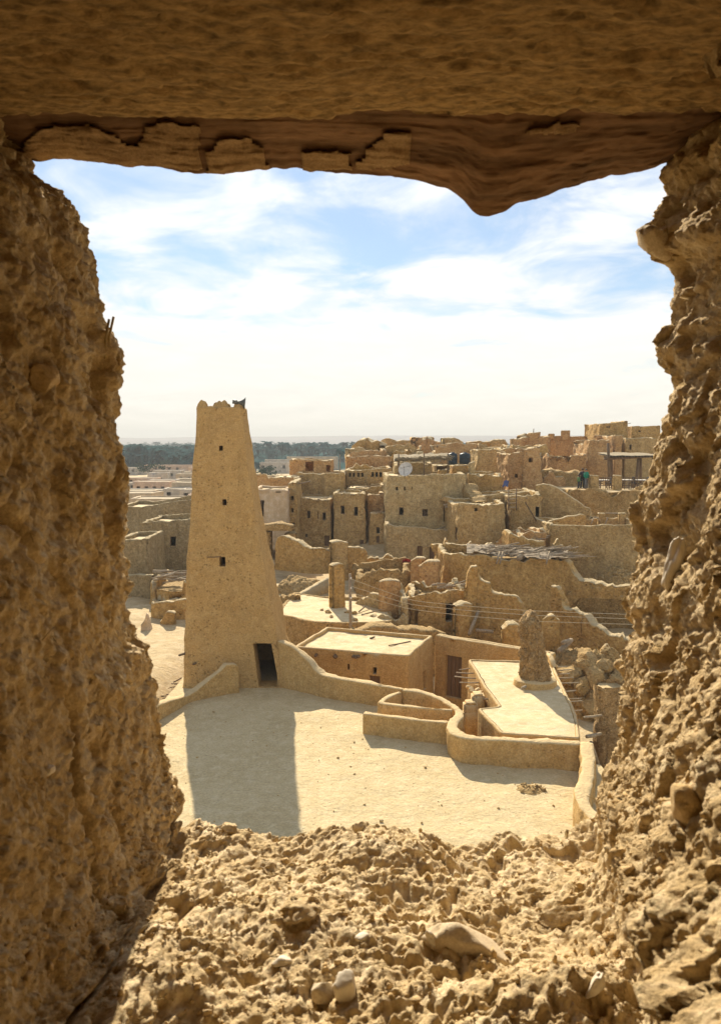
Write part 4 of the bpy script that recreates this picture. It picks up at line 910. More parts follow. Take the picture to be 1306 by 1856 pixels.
t = hpx('long house with a row of nine little square windows', [(624, 75.0, 851), (664, 74.4, 850), (712, 74.4, 847)], 6.0, 0.0, rowin, mat=M_MUD[0], seed=125, jag=0.05, rough=0.09, seg=0.35, parapet=0.05)
hpx('low sunlit ledge roof under the row of nine little windows', [(625, 69.6, 880), (660, 69.0, 882), (700, 69.0, 878)], 4.5, 0.0, mat=M_MUD[0], seed=126, jag=0.08, rough=0.08, seg=0.35, parapet=0.04)
hpx('twin wall panels above the row of little windows', [(624, 82.5, 826), (668, 82.0, 825), (672, 82.0, 826), (710, 82.0, 826)], 5.0, 1.0, mat=M_MUD[3], seed=127, jag=0.12, rough=0.12, seg=0.4, parapet=0.2)
# on and behind the dish-house roof
hpx('grey back room behind the satellite dish, under the thatch', [(713, 68.6, 838), (745, 68.4, 838), (786, 68.4, 838)], 3.5, 3.0, mat=M_MUD[2], seed=131, jag=0.06, rough=0.08, seg=0.35, parapet=0.1)
def thatch():
    root = empty('thatch_awning', at(760, 850, 67.5), 'shaggy palm-thatch awning behind the satellite dish', 'awning')
    P = []
    xs = np.linspace(713, 812, 40); ysd = np.linspace(-1.3, 1.6, 12)
    for px in xs:
        for dy in ysd:
            p = at(px, 830 - 5 * (px - 713) / 100, 67.2 + dy); P.append((p[0], 67.2 + dy, at(px, 829 - 4 * (px - 713) / 100, 67.2)[2] + 0.12 * dy))
    P = np.array(P); P[:, 2] += 0.18 * fbm(P * 2.0, 4, 5)
    q = gridfaces(40, 12); V = np.concatenate((P, P - np.array((0, 0, 0.16)))); part('mat', V, np.concatenate((q, q[:, ::-1] + len(P))), M_THATCH, root)
    rs = random.Random(2); vf = []
    for k in range(150):
        p = at(rs.uniform(713, 812), 0, 66)[0]; px = rs.uniform(713, 813); a = at(px, 829 - 4 * (px - 713) / 100 + rs.uniform(-1, 2), 65.95); an = rs.uniform(-0.7, 0.7)
        vf.append(tube([a, a + np.array((0.25 * math.cos(an), -0.1, -0.1)), a + np.array((0.5 * math.cos(an), -0.15, -rs.uniform(0.1, 0.45)))], 0.02, 3))
    V, Fc = join(*vf); o = part('straw_fringe', V, Fc, M_THATCH, root); o['kind'] = 'stuff'
    for px in (722, 768, 811): stick(root, at(px, 862, 66.0), at(px, 822, 66.0), 0.06, M_WOOD, 'post')
thatch()
def dish():
    c = at(735, 851, 61.9); base = at(733, 862, 62.3)
    root = empty('satellite_dish', base, 'round pale satellite dish on the roof of the two-storey house', 'satellite dish')
    ax = np.array((-0.35, -0.85, 0.38)); ax /= np.linalg.norm(ax); u = np.cross(ax, (0, 0, 1)); u /= np.linalg.norm(u); v = np.cross(u, ax)
    G = []; nr, na = 8, 28
    for i in range(nr):
        r_ = 0.58 * i / (nr - 1) + 0.005
        for j in range(na): th = 2 * np.pi * j / na; G.append(c + r_ * (np.cos(th) * u + np.sin(th) * v) + ax * (0.35 * r_ * r_))
    f = [(i * na + j, i * na + (j + 1) % na, (i + 1) * na + (j + 1) % na, (i + 1) * na + j) for i in range(nr - 1) for j in range(na)]
    V = np.array(G); part('reflector', np.concatenate((V, V - ax * 0.02)), f + [tuple(q + len(V) for q in p[::-1]) for p in f], M_DISH, root)
    foc = c + ax * 0.55
    for th in (0.5, 2.6, 4.71): stick(root, c + 0.56 * (math.cos(th) * u + math.sin(th) * v) + ax * 0.11, foc, 0.012, M_METAL, 'feed_arm', n=4)
    stick(root, foc - ax * 0.06, foc + ax * 0.06, 0.04, M_METAL, 'receiver'); stick(root, base - np.array((0, 0, 0.1)), c - ax * 0.03, 0.035, M_METAL, 'mast')
dish()
def tank(px0, px1, y0, y1, lab):
    b = at((px0 + px1) / 2, y1, 72.0); t_ = at((px0 + px1) / 2, y0, 72.0); r_ = (px1 - px0) / F * 73 / 2; h = t_[2] - b[2]
    root = empty('water_tank', b, lab, 'water tank', 'roof water tanks')
    prof = [(0, r_), (0.2, r_), (0.22, r_ * 1.04), (0.25, r_), (0.5, r_), (0.52, r_ * 1.04), (0.55, r_), (0.8, r_), (0.88, r_ * 0.9), (0.95, r_ * 0.5)]
    V, Fc = tube([b + np.array((0, 0, h * f)) for f, _ in prof], [q for _, q in prof], 20); part('body', V, Fc, M_TANK, root)
    V, Fc = tube([b + np.array((0, 0, h * 0.94)), b + np.array((0, 0, h * 1.0)), b + np.array((0, 0, h * 1.02))], [r_ * 0.4, r_ * 0.4, r_ * 0.3], 14); part('lid', V, Fc, M_TANK, root)
tank(811, 828, 820, 843, 'dark blue water tank nearer the thatch awning')
tank(832, 851, 820, 841, 'dark blue water tank to the right of its twin')
hpx('dark storage room behind the small roof blocks, under the tanks', [(786, 71.0, 842), (862, 71.0, 842)], 3.0, 3.0, [(0, 790, 845, 816, 858, 'doorway', 1.5)], mat=M_MUD[2], seed=132, jag=0.05, rough=0.08, seg=0.4, parapet=0.05)
hpx('small roof block with lumpy top right of the thatch post', [(794, 66.6, 851), (815, 66.4, 850)], 1.5, 5.0, mat=M_MUD[1], seed=133, jag=0.06, rough=0.06, seg=0.25, parapet=0.02)
hpx('square roof room under the water tanks', [(819, 67.6, 843), (851, 67.4, 842)], 2.5, 4.0, mat=M_MUD[1], seed=134, jag=0.05, rough=0.07, seg=0.25, parapet=0.03)
pillar('small rough chimney beside the square roof room', [(850, 838, 67), (858, 836, 67)], 5.2, 0.5, M_MUD[2], 135, 0.1, name='chimney')
hpx('sunlit-topped house right of the square roof room', [(845, 65.2, 853), (880, 64.8, 857), (915, 64.8, 858)], 5.0, 0.0, mat=M_MUD[1], seed=136, jag=0.06, rough=0.09, seg=0.3, parapet=0.15)
wpx('broken stair slope of stones beside the dish house', [(850, 872, 63.2), (856, 884, 62.0), (862, 896, 60.6), (868, 903, 59.5)], 0.0, thick=1.0, mat=M_RUBBLE, seed=137, jag=0.25, seg=0.2, rough=0.15, name='broken_stair', cat='steps')
hpx('flat pale roof strip between rounded house and sunlit-topped house', [(865, 60.5, 899), (910, 60.0, 894), (975, 60.0, 889)], 4.0, 0.0, mat=M_MUD[0], seed=138, jag=0.04, rough=0.08, seg=0.3, parapet=0.02)
def cloth(label, px, py, Y, w, h, mat, seed, name='cloth_bundle'):
    c = at(px, py, Y); ng = 14; u = np.linspace(-1, 1, ng); X, Z = np.meshgrid(u, u, indexing='ij')
    P = np.stack((c[0] + X * w / 2, Y + 0.12 * fbm(np.stack((X * 2, Z * 1.2, X * 0), -1), 3, seed) + 0.1 * X - 0.25 * Z, c[2] + Z * h / 2 + 0.25 * h * np.abs(X) * -1), -1)
    Q = P + np.array((0, 0.03, 0)); q = gridfaces(ng, ng)
    me = mesh(name, np.concatenate((P.reshape(-1, 3), Q.reshape(-1, 3))), np.concatenate((q, q[:, ::-1] + ng * ng)), mat)
    obj(name, me, origin=tuple(c - np.array((0, 0, h / 2))), label=label, cat='cloth')
cloth('bright red cloth draped over rubble near the three doors', 736, 1017, 50.0, 0.55, 0.42, M_RED, 3)
cloth('blue tarpaulin hanging beside the flat pale roof strip', 916, 875, 60.8, 0.45, 0.5, M_BLUE, 5, 'tarpaulin')
pillar('lit block stump right of the red cloth', [(747, 1012, 46.5), (757, 1007, 46.4), (768, 1008, 46.4)], -1.5, 0.7, M_MUD[3], 141, 0.08)
pillar('square pillar stump in front of the palm-log house, right of the red cloth stump', [(762, 1020, 45.0), (775, 1013, 44.9), (793, 1013, 44.9)], -1.5, 0.8, M_MUD[3], 142, 0.1)

# ------------------------------------------------------------------ upper right: café terrace and the crest
hpx('rough earth retaining wall carrying the open café terrace', [(1020, 63.5, 886), (1060, 62.5, 884), (1110, 62.0, 885), (1190, 62.0, 883)], 14.0, 0.0, mat=M_RUBBLE, seed=151, jag=0.12, rough=0.22, seg=0.35, parapet=0.02, batter=0.05, roofmat=M_GROUND)
hpx('tall two-lobed wall house with a round hole low in it', [(919, 70.6, 822), (942, 70.0, 817), (947, 69.6, 812), (985, 70.2, 810)], 6.0, 1.0, [(0, 930, 859, 936, 866, 'hole'), (2, 959, 829, 966, 838, 'hole')], mat=M_MUD[3], seed=152, jag=0.14, rough=0.16, seg=0.35, parapet=0.2)
hpx('broad plain wall house behind the roof tanks', [(862, 78.5, 814), (890, 78.0, 813), (922, 78.0, 812)], 7.0, 1.0, [(0, 906 - 22, 835, 889, 841, 'hole')], mat=M_MUD[0], seed=153, jag=0.1, rough=0.13, seg=0.4, parapet=0.2)
hpx('wide wall with sunken patch under the crest, left of the café', [(988, 79.5, 820), (1010, 78.0, 823), (1066, 78.0, 822)], 6.0, 2.0, [(0, 1008, 839, 1012, 844, 'hole')], mat=M_MUD[3], seed=154, jag=0.14, rough=0.16, seg=0.4, parapet=0.2)
hpx('tall straight house wall behind the people on the café terrace', [(1064, 82.5, 797), (1085, 82.0, 796), (1108, 82.2, 797)], 6.0, 3.0, [], mat=M_MUD[3], seed=155, jag=0.1, rough=0.1, seg=0.4, parapet=0.2)
wpx('lower tumbled bank between the wall house and the café', [(965, 852, 72.5), (985, 846, 72.2), (1010, 847, 72.0), (1035, 850, 72.0), (1060, 856, 71.6)], 2.0, thick=2.2, mat=M_RUBBLE, seed=156, jag=0.35, seg=0.35, rough=0.3, name='rubble_bank', cat='rubble bank')
hpx('round-cornered tower house below the crest, right of the tall straight wall', [(1106, 86.5, 789), (1113, 85.6, 787), (1131, 85.6, 788)], 5.0, 3.0, [(0, 1107, 815, 1110, 822, 'hole')], mat=M_MUD[3], seed=157, jag=0.06, rough=0.08, seg=0.4, parapet=0.2, r=1.2)
hpx('house wall right of the round-cornered tower house', [(1131, 86.8, 792), (1160, 86.5, 793), (1190, 86.5, 792)], 5.0, 3.0, [(0, 1140, 806, 1144, 815, 'hole')], mat=M_MUD[0], seed=158, jag=0.08, rough=0.1, seg=0.4, parapet=0.2)
hpx('smooth square house crowning the crest at upper right', [(1083, 91.0, 767), (1120, 90.0, 765), (1142, 90.0, 762)], 6.0, 3.0, [(0, 1097, 772, 1099.5, 775.5, 'hole'), (0, 1101, 772, 1103.5, 775.5, 'hole')], mat=M_MUD[1], seed=159, jag=0.03, rough=0.07, seg=0.4, parapet=0.2)
hpx('long wall continuing right from the smooth crest house', [(1142, 91.0, 772), (1200, 90.6, 771)], 5.0, 3.0, [(0, 1157, 780, 1161, 783, 'hole')], mat=M_MUD[1], seed=160, jag=0.03, rough=0.07, seg=0.4, parapet=0.2)

EXTRA = [
 ('crumbled wall stub below the three-window house', [(536, 1002, 57), (546, 990, 57), (556, 1002, 57), (577, 1008, 56.8)], -0.6, 0.5, 0),
 ('broken low wall in front of the doors of the lower storey', [(655, 1014, 55), (672, 1003, 55), (690, 1008, 55), (704, 1000, 55), (735, 1018, 54.8)], -0.8, 0.5, 1),
 ('ragged wall end at the left foot of the rounded house', [(802, 990, 53), (807, 972, 53), (816, 979, 53), (829, 994, 53)], -0.5, 0.6, 0),
 ('stepped ruin at the foot of the ladder house', [(900, 979, 53.2), (914, 966, 53.0), (924, 972, 53.0), (934, 962, 53.0), (946, 980, 52.8)], -0.5, 0.5, 3),
 ('jagged low wall on the boulder slope by the window edge', [(1084, 1182, 35.5), (1091, 1166, 35.5), (1100, 1159, 35.5), (1110, 1174, 35.4), (1130, 1186, 35.4)], -2.8, 0.5, 1),
 ('small broken wall corner right of the stout block', [(728, 1092, 41), (738, 1080, 41), (750, 1084, 41), (758, 1092, 41)], -2.4, 0.4, 3),
 ('toothed wall fragment above the row of little windows', [(636, 845, 78), (645, 838, 78), (652, 843, 78), (664, 837, 78), (676, 846, 78)], 2.0, 0.5, 1),
 ('leaning wall tooth between palm-log house and plain wall', [(1000, 985, 49.5), (1008, 972, 49.5), (1016, 978, 49.5), (1030, 990, 49.5)], -1.5, 0.5, 0),
 ('thin broken wall edge behind the palm-log roof', [(838, 985, 51), (852, 978, 51), (868, 984, 51), (884, 979, 51), (905, 986, 51)], -0.5, 0.4, 2),
 ('ruined wall corner on the slope left of the café', [(985, 862, 71), (996, 852, 71), (1006, 858, 71), (1022, 866, 71)], 2.5, 0.6, 3),
]
for k, (lb, pts, z0_, th, mi) in enumerate(EXTRA): wpx(lb, pts, z0_, thick=th, mat=M_MUD[mi], seed=400 + k, jag=0.22, seg=0.16, rough=0.1)
mound('spill of stones below the ladder house', np.array((at(925, 985, 51)[0], 51.2, 0.6)), 1.6, 1.2, 0.9, 411, M_RUBBLE, n=26, smax=0.2)
mound('spill of earth below the two-window house', np.array((at(655, 1010, 57)[0], 57.6, -0.8)), 2.4, 1.8, 1.3, 412, M_RUBBLE, n=24, smax=0.22)
mound('earth bank at the foot of the lit block stump', np.array((at(770, 1062, 44)[0], 44.0, -1.6)), 1.8, 1.2, 1.3, 413, M_RUBBLE, n=22, smax=0.2)
# broken sticks, lumps of fallen parapet and mats left on the flat roofs
def clutter(root, n, seed):
    rs = random.Random(seed); rf = [c for c in root.children if c.name.startswith('roof') and c.type == 'MESH' and len(c.data.vertices) > 5]
    if not rf: return
    P = np.array([v.co[:] for v in rf[0].data.vertices]) + np.array(root.location[:]); c = P.mean(0)
    front = P[P[:, 1] < c[1]] if (P[:, 1] < c[1]).any() else P
    for k in range(n):
        a = front[rs.randrange(len(front))]; f = rs.uniform(0.05, 0.6); p = a * (1 - f) + c * f; p[2] = P[0][2] + 0.03
        if rs.random() < 0.55: stone_part(root, p, rs.uniform(0.06, 0.2), M_MUD[seed % 4], seed * 3 + k)
        else:
            an = rs.uniform(-0.9, 0.9); ln = rs.uniform(0.4, 1.5); stick(root, p, p + np.array((ln * math.cos(an), ln * math.sin(an), rs.uniform(0.02, 0.3))), rs.uniform(0.02, 0.05), M_GREYLOG, 'roof_stick', n=5)
for k, o in enumerate([o for o in list(COL.objects) if o.name.startswith('mud_house') and o.parent is None]):
    if 'flat pale-roofed' in o['label']: continue
    clutter(o, 9 if o.location.y < 75 else 5, 300 + k)
# the crest line, block by block
t = hpx('long straight crest wall with a single tall merlon', [(994, 96.5, 789), (1030, 96.0, 790), (1066, 96.0, 790)], 6.0, 3.0, [], mat=M_MUD[3], seed=171, jag=0.05, rough=0.12, seg=0.45, parapet=0.2)
for a, b, yt in ((1017, 1031, 780), (994, 1003, 786), (1066, 1075, 786)):
    wall_run('merlon', None, None, [at(a, yt, 96.4), at(b, yt, 96.4)], at(a, 797, 96.4)[2], 0.5, M_MUD[3], 0.05, parent=t, seed=a)
CREST = [
 ('broken crest gable with a thin upright stick', [(928, 793), (947, 791), (949, 783), (958, 781), (966, 780), (971, 784), (973, 789), (992, 790)], 92, 175),
 ('low crest wall right of the dark notch, above the broad plain wall', [(892, 796), (896, 794), (914, 795), (917, 812)], 98, 176),
 ('long low crest wall behind the roof tanks', [(848, 800), (862, 798), (880, 799), (894, 797)], 100, 177),
 ('square crest block with a worn corner, over the water tanks', [(803, 792), (808, 790), (822, 791), (828, 793), (833, 797)], 96, 178),
 ('crest wall with two ragged humps, left of the square block', [(752, 792), (757, 790), (761, 792), (764, 796), (767, 791), (775, 790), (783, 792), (785, 797), (803, 798)], 98, 179),
 ('low crest rubble with a leaning horn of wall', [(690, 800), (699, 799), (702, 792), (708, 792), (713, 800), (722, 797), (738, 796), (752, 798)], 99, 180),
 ('rounded crest ruin at the left end of the skyline', [(648, 808), (653, 796), (660, 793), (669, 793), (676, 797), (688, 797), (690, 803)], 95, 181),
 ('low dark spur below the rounded crest ruin', [(632, 811), (642, 809), (650, 808), (662, 812)], 92, 182),
]
for lab, pts, Y, sd_ in CREST:
    wpx(lab, [(x, y, Y + 0.3 * math.sin(x)) for x, y in pts], 1.0, thick=1.6, mat=M_MUD[sd_ % 4], seed=sd_, jag=0.18, seg=0.28, rough=0.16)
a, b = at(966, 784, 92), at(966.5, 777, 92); s = empty('stick', a, 'thin upright stick on the broken crest gable', 'stick'); stick(s, a - np.array((0, 0, 0.4)), b, 0.05, M_WOOD, 'stem')
UP = [
 ('mid-slope wall house under the rounded crest ruin', [(626, 88.0, 823), (640, 87.6, 816), (700, 87.6, 813)], 6, 183),
 ('blocky mid-slope house under the leaning horn of wall', [(700, 89.0, 808), (735, 88.5, 803), (770, 88.5, 806)], 6, 184),
 ('mid-slope shadowed wall behind the thatch awning', [(708, 84.0, 815), (748, 83.6, 815)], 5, 185),
 ('pale rounded mid-slope block above the thatch awning', [(755, 84.0, 818), (786, 83.6, 813), (800, 83.6, 818)], 5, 186),
 ('dark recessed wall behind the water tanks', [(785, 85.0, 806), (830, 84.6, 801), (868, 84.6, 804)], 6, 187),
 ('small stepped house right of the dark recessed wall', [(866, 88.0, 804), (895, 87.6, 803), (926, 87.6, 804)], 5, 188),
 ('mid-slope house with dark overhang under the broken crest gable', [(924, 84.0, 805), (950, 83.6, 806), (994, 83.6, 805)], 5, 189),
]
for lab, fr, dp, sd_ in UP:
    hpx(lab, fr, dp, 1.0, mat=M_MUD[sd_ % 4], seed=sd_, jag=0.16, rough=0.15, seg=0.4, parapet=0.15)

# ------------------------------------------------------------------ left of the tower
M_SHADEDMUD = earth('shaded_mud', (0.37, 0.275, 0.14), (0.30, 0.22, 0.108), (0.44, 0.335, 0.18), 1.0, 1.0, 0.5, 0.5, dist=0.10, fine=8, pitr=0.28, grain=0.85, sunlit_dust=0.5)  # darker copy of the house mud: shade left of the tower put into its colour
hpx('shaded house with two square windows in a pale plaster band, left of the tower', [(250, 57.0, 946), (300, 56.0, 943), (350, 56.0, 940)], 6.0, -1.6, [(0, 275, 974, 290, 992, 'cross'), (1, 307, 973, 318, 990, 'frame')], mat=M_SHADEDMUD, seed=201, jag=0.06, rough=0.09, seg=0.3, parapet=0.2)
def patch_band():
    pass
hpx('blank square house with flat rim at the left window edge', [(205, 50.5, 978), (268, 50.0, 976)], 5.0, -1.8, mat=M_SHADEDMUD, seed=202, jag=0.03, rough=0.07, seg=0.3, parapet=0.25)
hpx('long shaded curved wall house in the middle distance left of the tower', [(205, 76.0, 918), (252, 75.0, 918), (282, 74.6, 914), (308, 74.2, 908), (350, 74.2, 905)], 8.0, -2.8, [(3, 316, 910, 320, 916, 'hole')], mat=M_SHADEDMUD, seed=203, jag=0.04, rough=0.1, seg=0.4, parapet=0.3)
t = hpx('ruined room with palm-debris roof, at the left foot of the tower', [(270, 46.0, 1050), (300, 45.0, 1052), (350, 45.0, 1044)], 4.5, -2.0, mat=M_MUD[1], seed=204, jag=0.3, rough=0.12, seg=0.22, roofmat=M_RUBBLE, parapet=0.1)
for k in range(40):
    rs = random.Random(k + 50); a = at(rs.uniform(272, 345), rs.uniform(1034, 1056), rs.uniform(45.5, 48)); an = rs.uniform(-0.5, 0.9); ln = rs.uniform(0.4, 1.3); zz = t['top_z'] - rs.uniform(0.05, 0.4)
    a[2] = zz; stick(t, a, a + np.array((ln * math.cos(an), ln * math.sin(an), rs.uniform(-0.1, 0.2))), rs.uniform(0.03, 0.07), M_GREYLOG, 'roof_debris')
wpx('front wall of the debris-roofed ruin, left of the tower', [(276, 1089, 43.0), (300, 1088, 42.8), (322, 1084, 42.8), (345, 1082, 42.8)], -1.6, thick=0.4, mat=M_MUD[1], seed=205, jag=0.08, seg=0.18, rough=0.08)
wpx('small stepped stump in front of the debris-roofed ruin', [(293, 1122, 41.4), (301, 1110, 41.4), (306, 1104, 41.4), (316, 1106, 41.4)], -1.6, thick=0.5, mat=M_MUD[1], seed=206, jag=0.06, seg=0.14, rough=0.06)
wpx('thin pale wall spike on the sunlit lane left of the tower', [(258, 1128, 40.0), (264, 1118, 40.0), (267, 1106, 40.0), (272, 1125, 40.0), (276, 1140, 40.0)], -1.8, thick=0.4, mat=M_PINK, seed=207, jag=0.06, seg=0.14, rough=0.06)
wpx('shadowed alley wall behind the sunlit lane', [(205, 1040, 48.5), (245, 1038, 48.0), (276, 1040, 47.5)], -1.8, thick=0.5, mat=M_SHADEDMUD, seed=208, jag=0.06, seg=0.3, rough=0.08)
def twigs():
    root = empty('twig_pile', np.array((at(305, 1225, 30)[0], 31.2, gz(-7.6, 31.2))), 'scatter of dry twigs on the sunlit ground beside the tower foot', 'twigs')
    rs = random.Random(12)
    for k in range(26):
        x = at(rs.uniform(285, 328), 1225, 30)[0]; y = rs.uniform(29.6, 32.6); z = float(gz(x, y)) + 0.12; an = rs.uniform(-0.6, 0.6); ln = rs.uniform(0.3, 1.0)
        stick(root, (x, y, z), (x + ln * math.cos(an), y + ln * math.sin(an), z + rs.uniform(0, 0.2)), rs.uniform(0.012, 0.028), M_WOOD, 'twig', n=4)
twigs()
# the far town on the plain
FAR = [
 ('long pinkish far house against the palms, left of the tower', 262, 352, 843, 865, 300, 1, 0),
 ('small pale far house with a chimney at the window edge', 215, 261, 850, 866, 285, 2, 1),
 ('tiny brown far house under the long pinkish one', 270, 298, 859, 874, 240, 0, 2),
 ('low pale far house beside the tower, below the long pinkish one', 318, 352, 856, 872, 250, 0, 3),
 ('wide flat far house with small dark openings', 212, 300, 875, 892, 190, 2, 4),
 ('far house with stepped roof next to the wide flat one', 300, 354, 871, 890, 195, 0, 5),
 ('far house with long white roof edge, lower row', 218, 295, 888, 906, 165, 2, 6),
 ('far white-roofed house with a doorway, next to the tower', 295, 356, 886, 908, 160, 2, 7),
 ('near pale roof house at the left window edge, above the curved wall', 205, 275, 894, 915, 130, 0, 8),
 ('flat mud roof rising to the tower behind the curved wall', 235, 352, 904, 918, 108, 0, 9),
 ('far pale houses block right of the tower, first row', 470, 520, 838, 850, 300, 2, 10),
 ('far long grey-white house seen right of the tower', 480, 560, 833, 846, 330, 2, 11),
 ('far low house tucked behind the cube room', 520, 610, 828, 842, 340, 0, 12),
]
for lab, a, b, yt, yb, Y, mi, k in FAR:
    A = at(a, yt, Y); B = at(b, yt, Y); wd = B[0] - A[0]; rs = random.Random(k)
    W = []; x = 0.8
    while x < wd - 1.4:
        if rs.random() < 0.6: w_ = rs.uniform(0.8, 1.3); h_ = A[2] - (-3.2); W.append((0, x, x + w_, -3.2 + h_ * 0.45, -3.2 + h_ * 0.45 + min(1.3, h_ * 0.3), 'hole'))
        x += rs.uniform(2.0, 3.4)
    house('town_house', lab, 'house', [A[:2], B[:2], (B[0] + 0.5, Y + 6), (A[0] - 0.5, Y + 6)], [A[2], A[2] + rs.uniform(-0.1, 0.1), A[2], A[2]], -3.4, W, mat=M_FAR[mi], roofmat=M_TOWNROOF, seg=1.2, rough=0.08, r=0.2, parapet=0.15, thick=0.5, seed=k, batter=0.0)

rsn = random.Random(31)
for k in range(18):
    Y = 100 + 190 * (k / 18.0) + rsn.uniform(-4, 4); w_ = rsn.uniform(5, 10); x = (rsn.uniform(215, 345) - 653) / F * Y; h_ = rsn.uniform(2.3, 3.6) if Y > 130 else rsn.uniform(1.6, 2.4)
    W = [(0, q, q + 0.9, -1.9, -0.95, 'hole') for q in np.arange(0.9, w_ - 1.3, rsn.uniform(1.7, 2.6))] if h_ > 2.2 else []
    house('small_town_house', 'small low house in the tight-packed far town left of the tower', 'house', [(x, Y), (x + w_, Y + rsn.uniform(-1, 1)), (x + w_, Y + 5), (x, Y + 5)], [-3 + h_] * 4, -3.4, W, mat=M_FAR[k % 3], roofmat=M_TOWNROOF, seg=1.2, rough=0.08, r=0.2, parapet=0.12, thick=0.4, seed=k + 500, batter=0.0, group='small houses of the far town')
# ------------------------------------------------------------------ café: pergola, railing, tables, people
CZ = at(1060, 883, 69.0)[2]
CZ = min(CZ, 5.35)
def terr_pt(px, Y): return np.array(((px - 653) / F * (Y * math.cos(TH) + (H - CZ) * math.sin(TH)), Y, CZ))
def pergola():
    b = terr_pt(1130, 73); root = empty('pergola', b, 'rough pole pergola with thatch roof on the café terrace', 'pergola')
    for px, Y, yt in ((1104, 72, 803), (1107, 74, 826), (1152, 72, 830), (1160, 75, 828), (1186, 72, 826)):
        p = terr_pt(px, Y); q = at(px + (4 if px == 1152 else -3 if px == 1104 else 0), yt, Y); stick(root, p, q, 0.14, M_WOOD, 'post', n=8)
    stick(root, at(1094, 832, 71.8), at(1196, 826, 71.8), 0.12, M_WOOD, 'beam'); stick(root, at(1094, 829, 75), at(1196, 825, 75), 0.12, M_WOOD, 'beam')
    for k in range(16):
        px = 1104 + k * 5.6; stick(root, at(px, 828, 71.2), at(px + 2, 825, 75.8), 0.05, M_GREYLOG, 'rafter')
    xs = np.linspace(1106, 1196, 24); P = np.array([(at(px, 826, 71.4)[0], Y, at(px, 825.5, 71.4)[2] + 0.05 * (Y - 71.4)) for px in xs for Y in np.linspace(71.3, 75.6, 8)]); P[:, 2] += 0.1 * fbm(P * 1.8, 4, 4)
    q = gridfaces(24, 8); part('thatch', np.concatenate((P, P - np.array((0, 0, 0.14)))), np.concatenate((q, q[:, ::-1] + len(P))), M_THATCH, root)
pergola()
for k, (px, lb) in enumerate(((1075, 'mud pier of the café railing beside the person in green'), (1117, 'middle mud pier of the café railing'))):
    p = terr_pt(px, 65.5); w_ = 0.3
    wall_run('railing_pier', lb, 'pier', [(p[0] - w_, p[1], CZ + 1.25), (p[0] + w_, p[1], CZ + 1.2)], CZ - 0.3, 0.55, M_MUD[0], 0.04, seg=0.15, seed=k + 210)
def railing(a, b, lab):
    A, B = terr_pt(a, 65.5), terr_pt(b, 65.5); root = empty('railing', A, lab, 'railing'); n = 9
    for f in (0.35, 0.75, 1.0): stick(root, A + np.array((0, 0, f)), B + np.array((0, 0, f)), 0.035, M_WOOD, 'rail')
    for k in range(n): p = A + (B - A) * k / (n - 1); stick(root, p, p + np.array((0, 0, 1.05)), 0.03, M_WOOD, 'baluster')
railing(1080, 1111, 'dark wooden railing between the two mud piers of the café'); railing(1123, 1185, 'dark wooden railing right of the middle café pier')
def table(px, Y, lab):
    p = terr_pt(px, Y); root = empty('cafe_table', p, lab, 'table', 'café tables')
    V, Fc = box(p[0] - 0.45, p[0] + 0.45, Y - 0.4, Y + 0.4, CZ + 0.7, CZ + 0.75); part('tabletop', V, Fc, M_WHITE, root, False)
    for dx in (-0.38, 0.38):
        for dy in (-0.33, 0.33): stick(root, (p[0] + dx, Y + dy, CZ), (p[0] + dx, Y + dy, CZ + 0.7), 0.035, M_WOOD, 'leg')
def chair(px, Y, s, lab):
    p = terr_pt(px, Y); root = empty('cafe_chair', p, lab, 'chair', 'café chairs')
    V, Fc = box(p[0] - 0.22, p[0] + 0.22, Y - 0.22, Y + 0.22, CZ + 0.42, CZ + 0.47); part('seat', V, Fc, M_BLACK, root, False)
    V, Fc = box(p[0] + s * 0.2 - 0.025, p[0] + s * 0.2 + 0.025, Y - 0.22, Y + 0.22, CZ + 0.47, CZ + 0.98); part('backrest', V, Fc, M_BLACK, root, False)
    for dx in (-0.19, 0.19):
        for dy in (-0.19, 0.19): stick(root, (p[0] + dx, Y + dy, CZ), (p[0] + dx, Y + dy, CZ + 0.42), 0.025, M_WOOD, 'leg')
for k, (px, Y) in enumerate(((1092, 67.5), (1133, 67.8), (1160, 67.5))):
    nm = ('between the two café piers', 'just right of the middle café pier', 'nearest the rough window edge')[k]
    table(px, Y, 'pale-topped café table ' + nm); chair(px - 9, Y, -1, 'dark chair left of the café table ' + nm); chair(px + 9, Y, 1, 'dark chair right of the café table ' + nm)

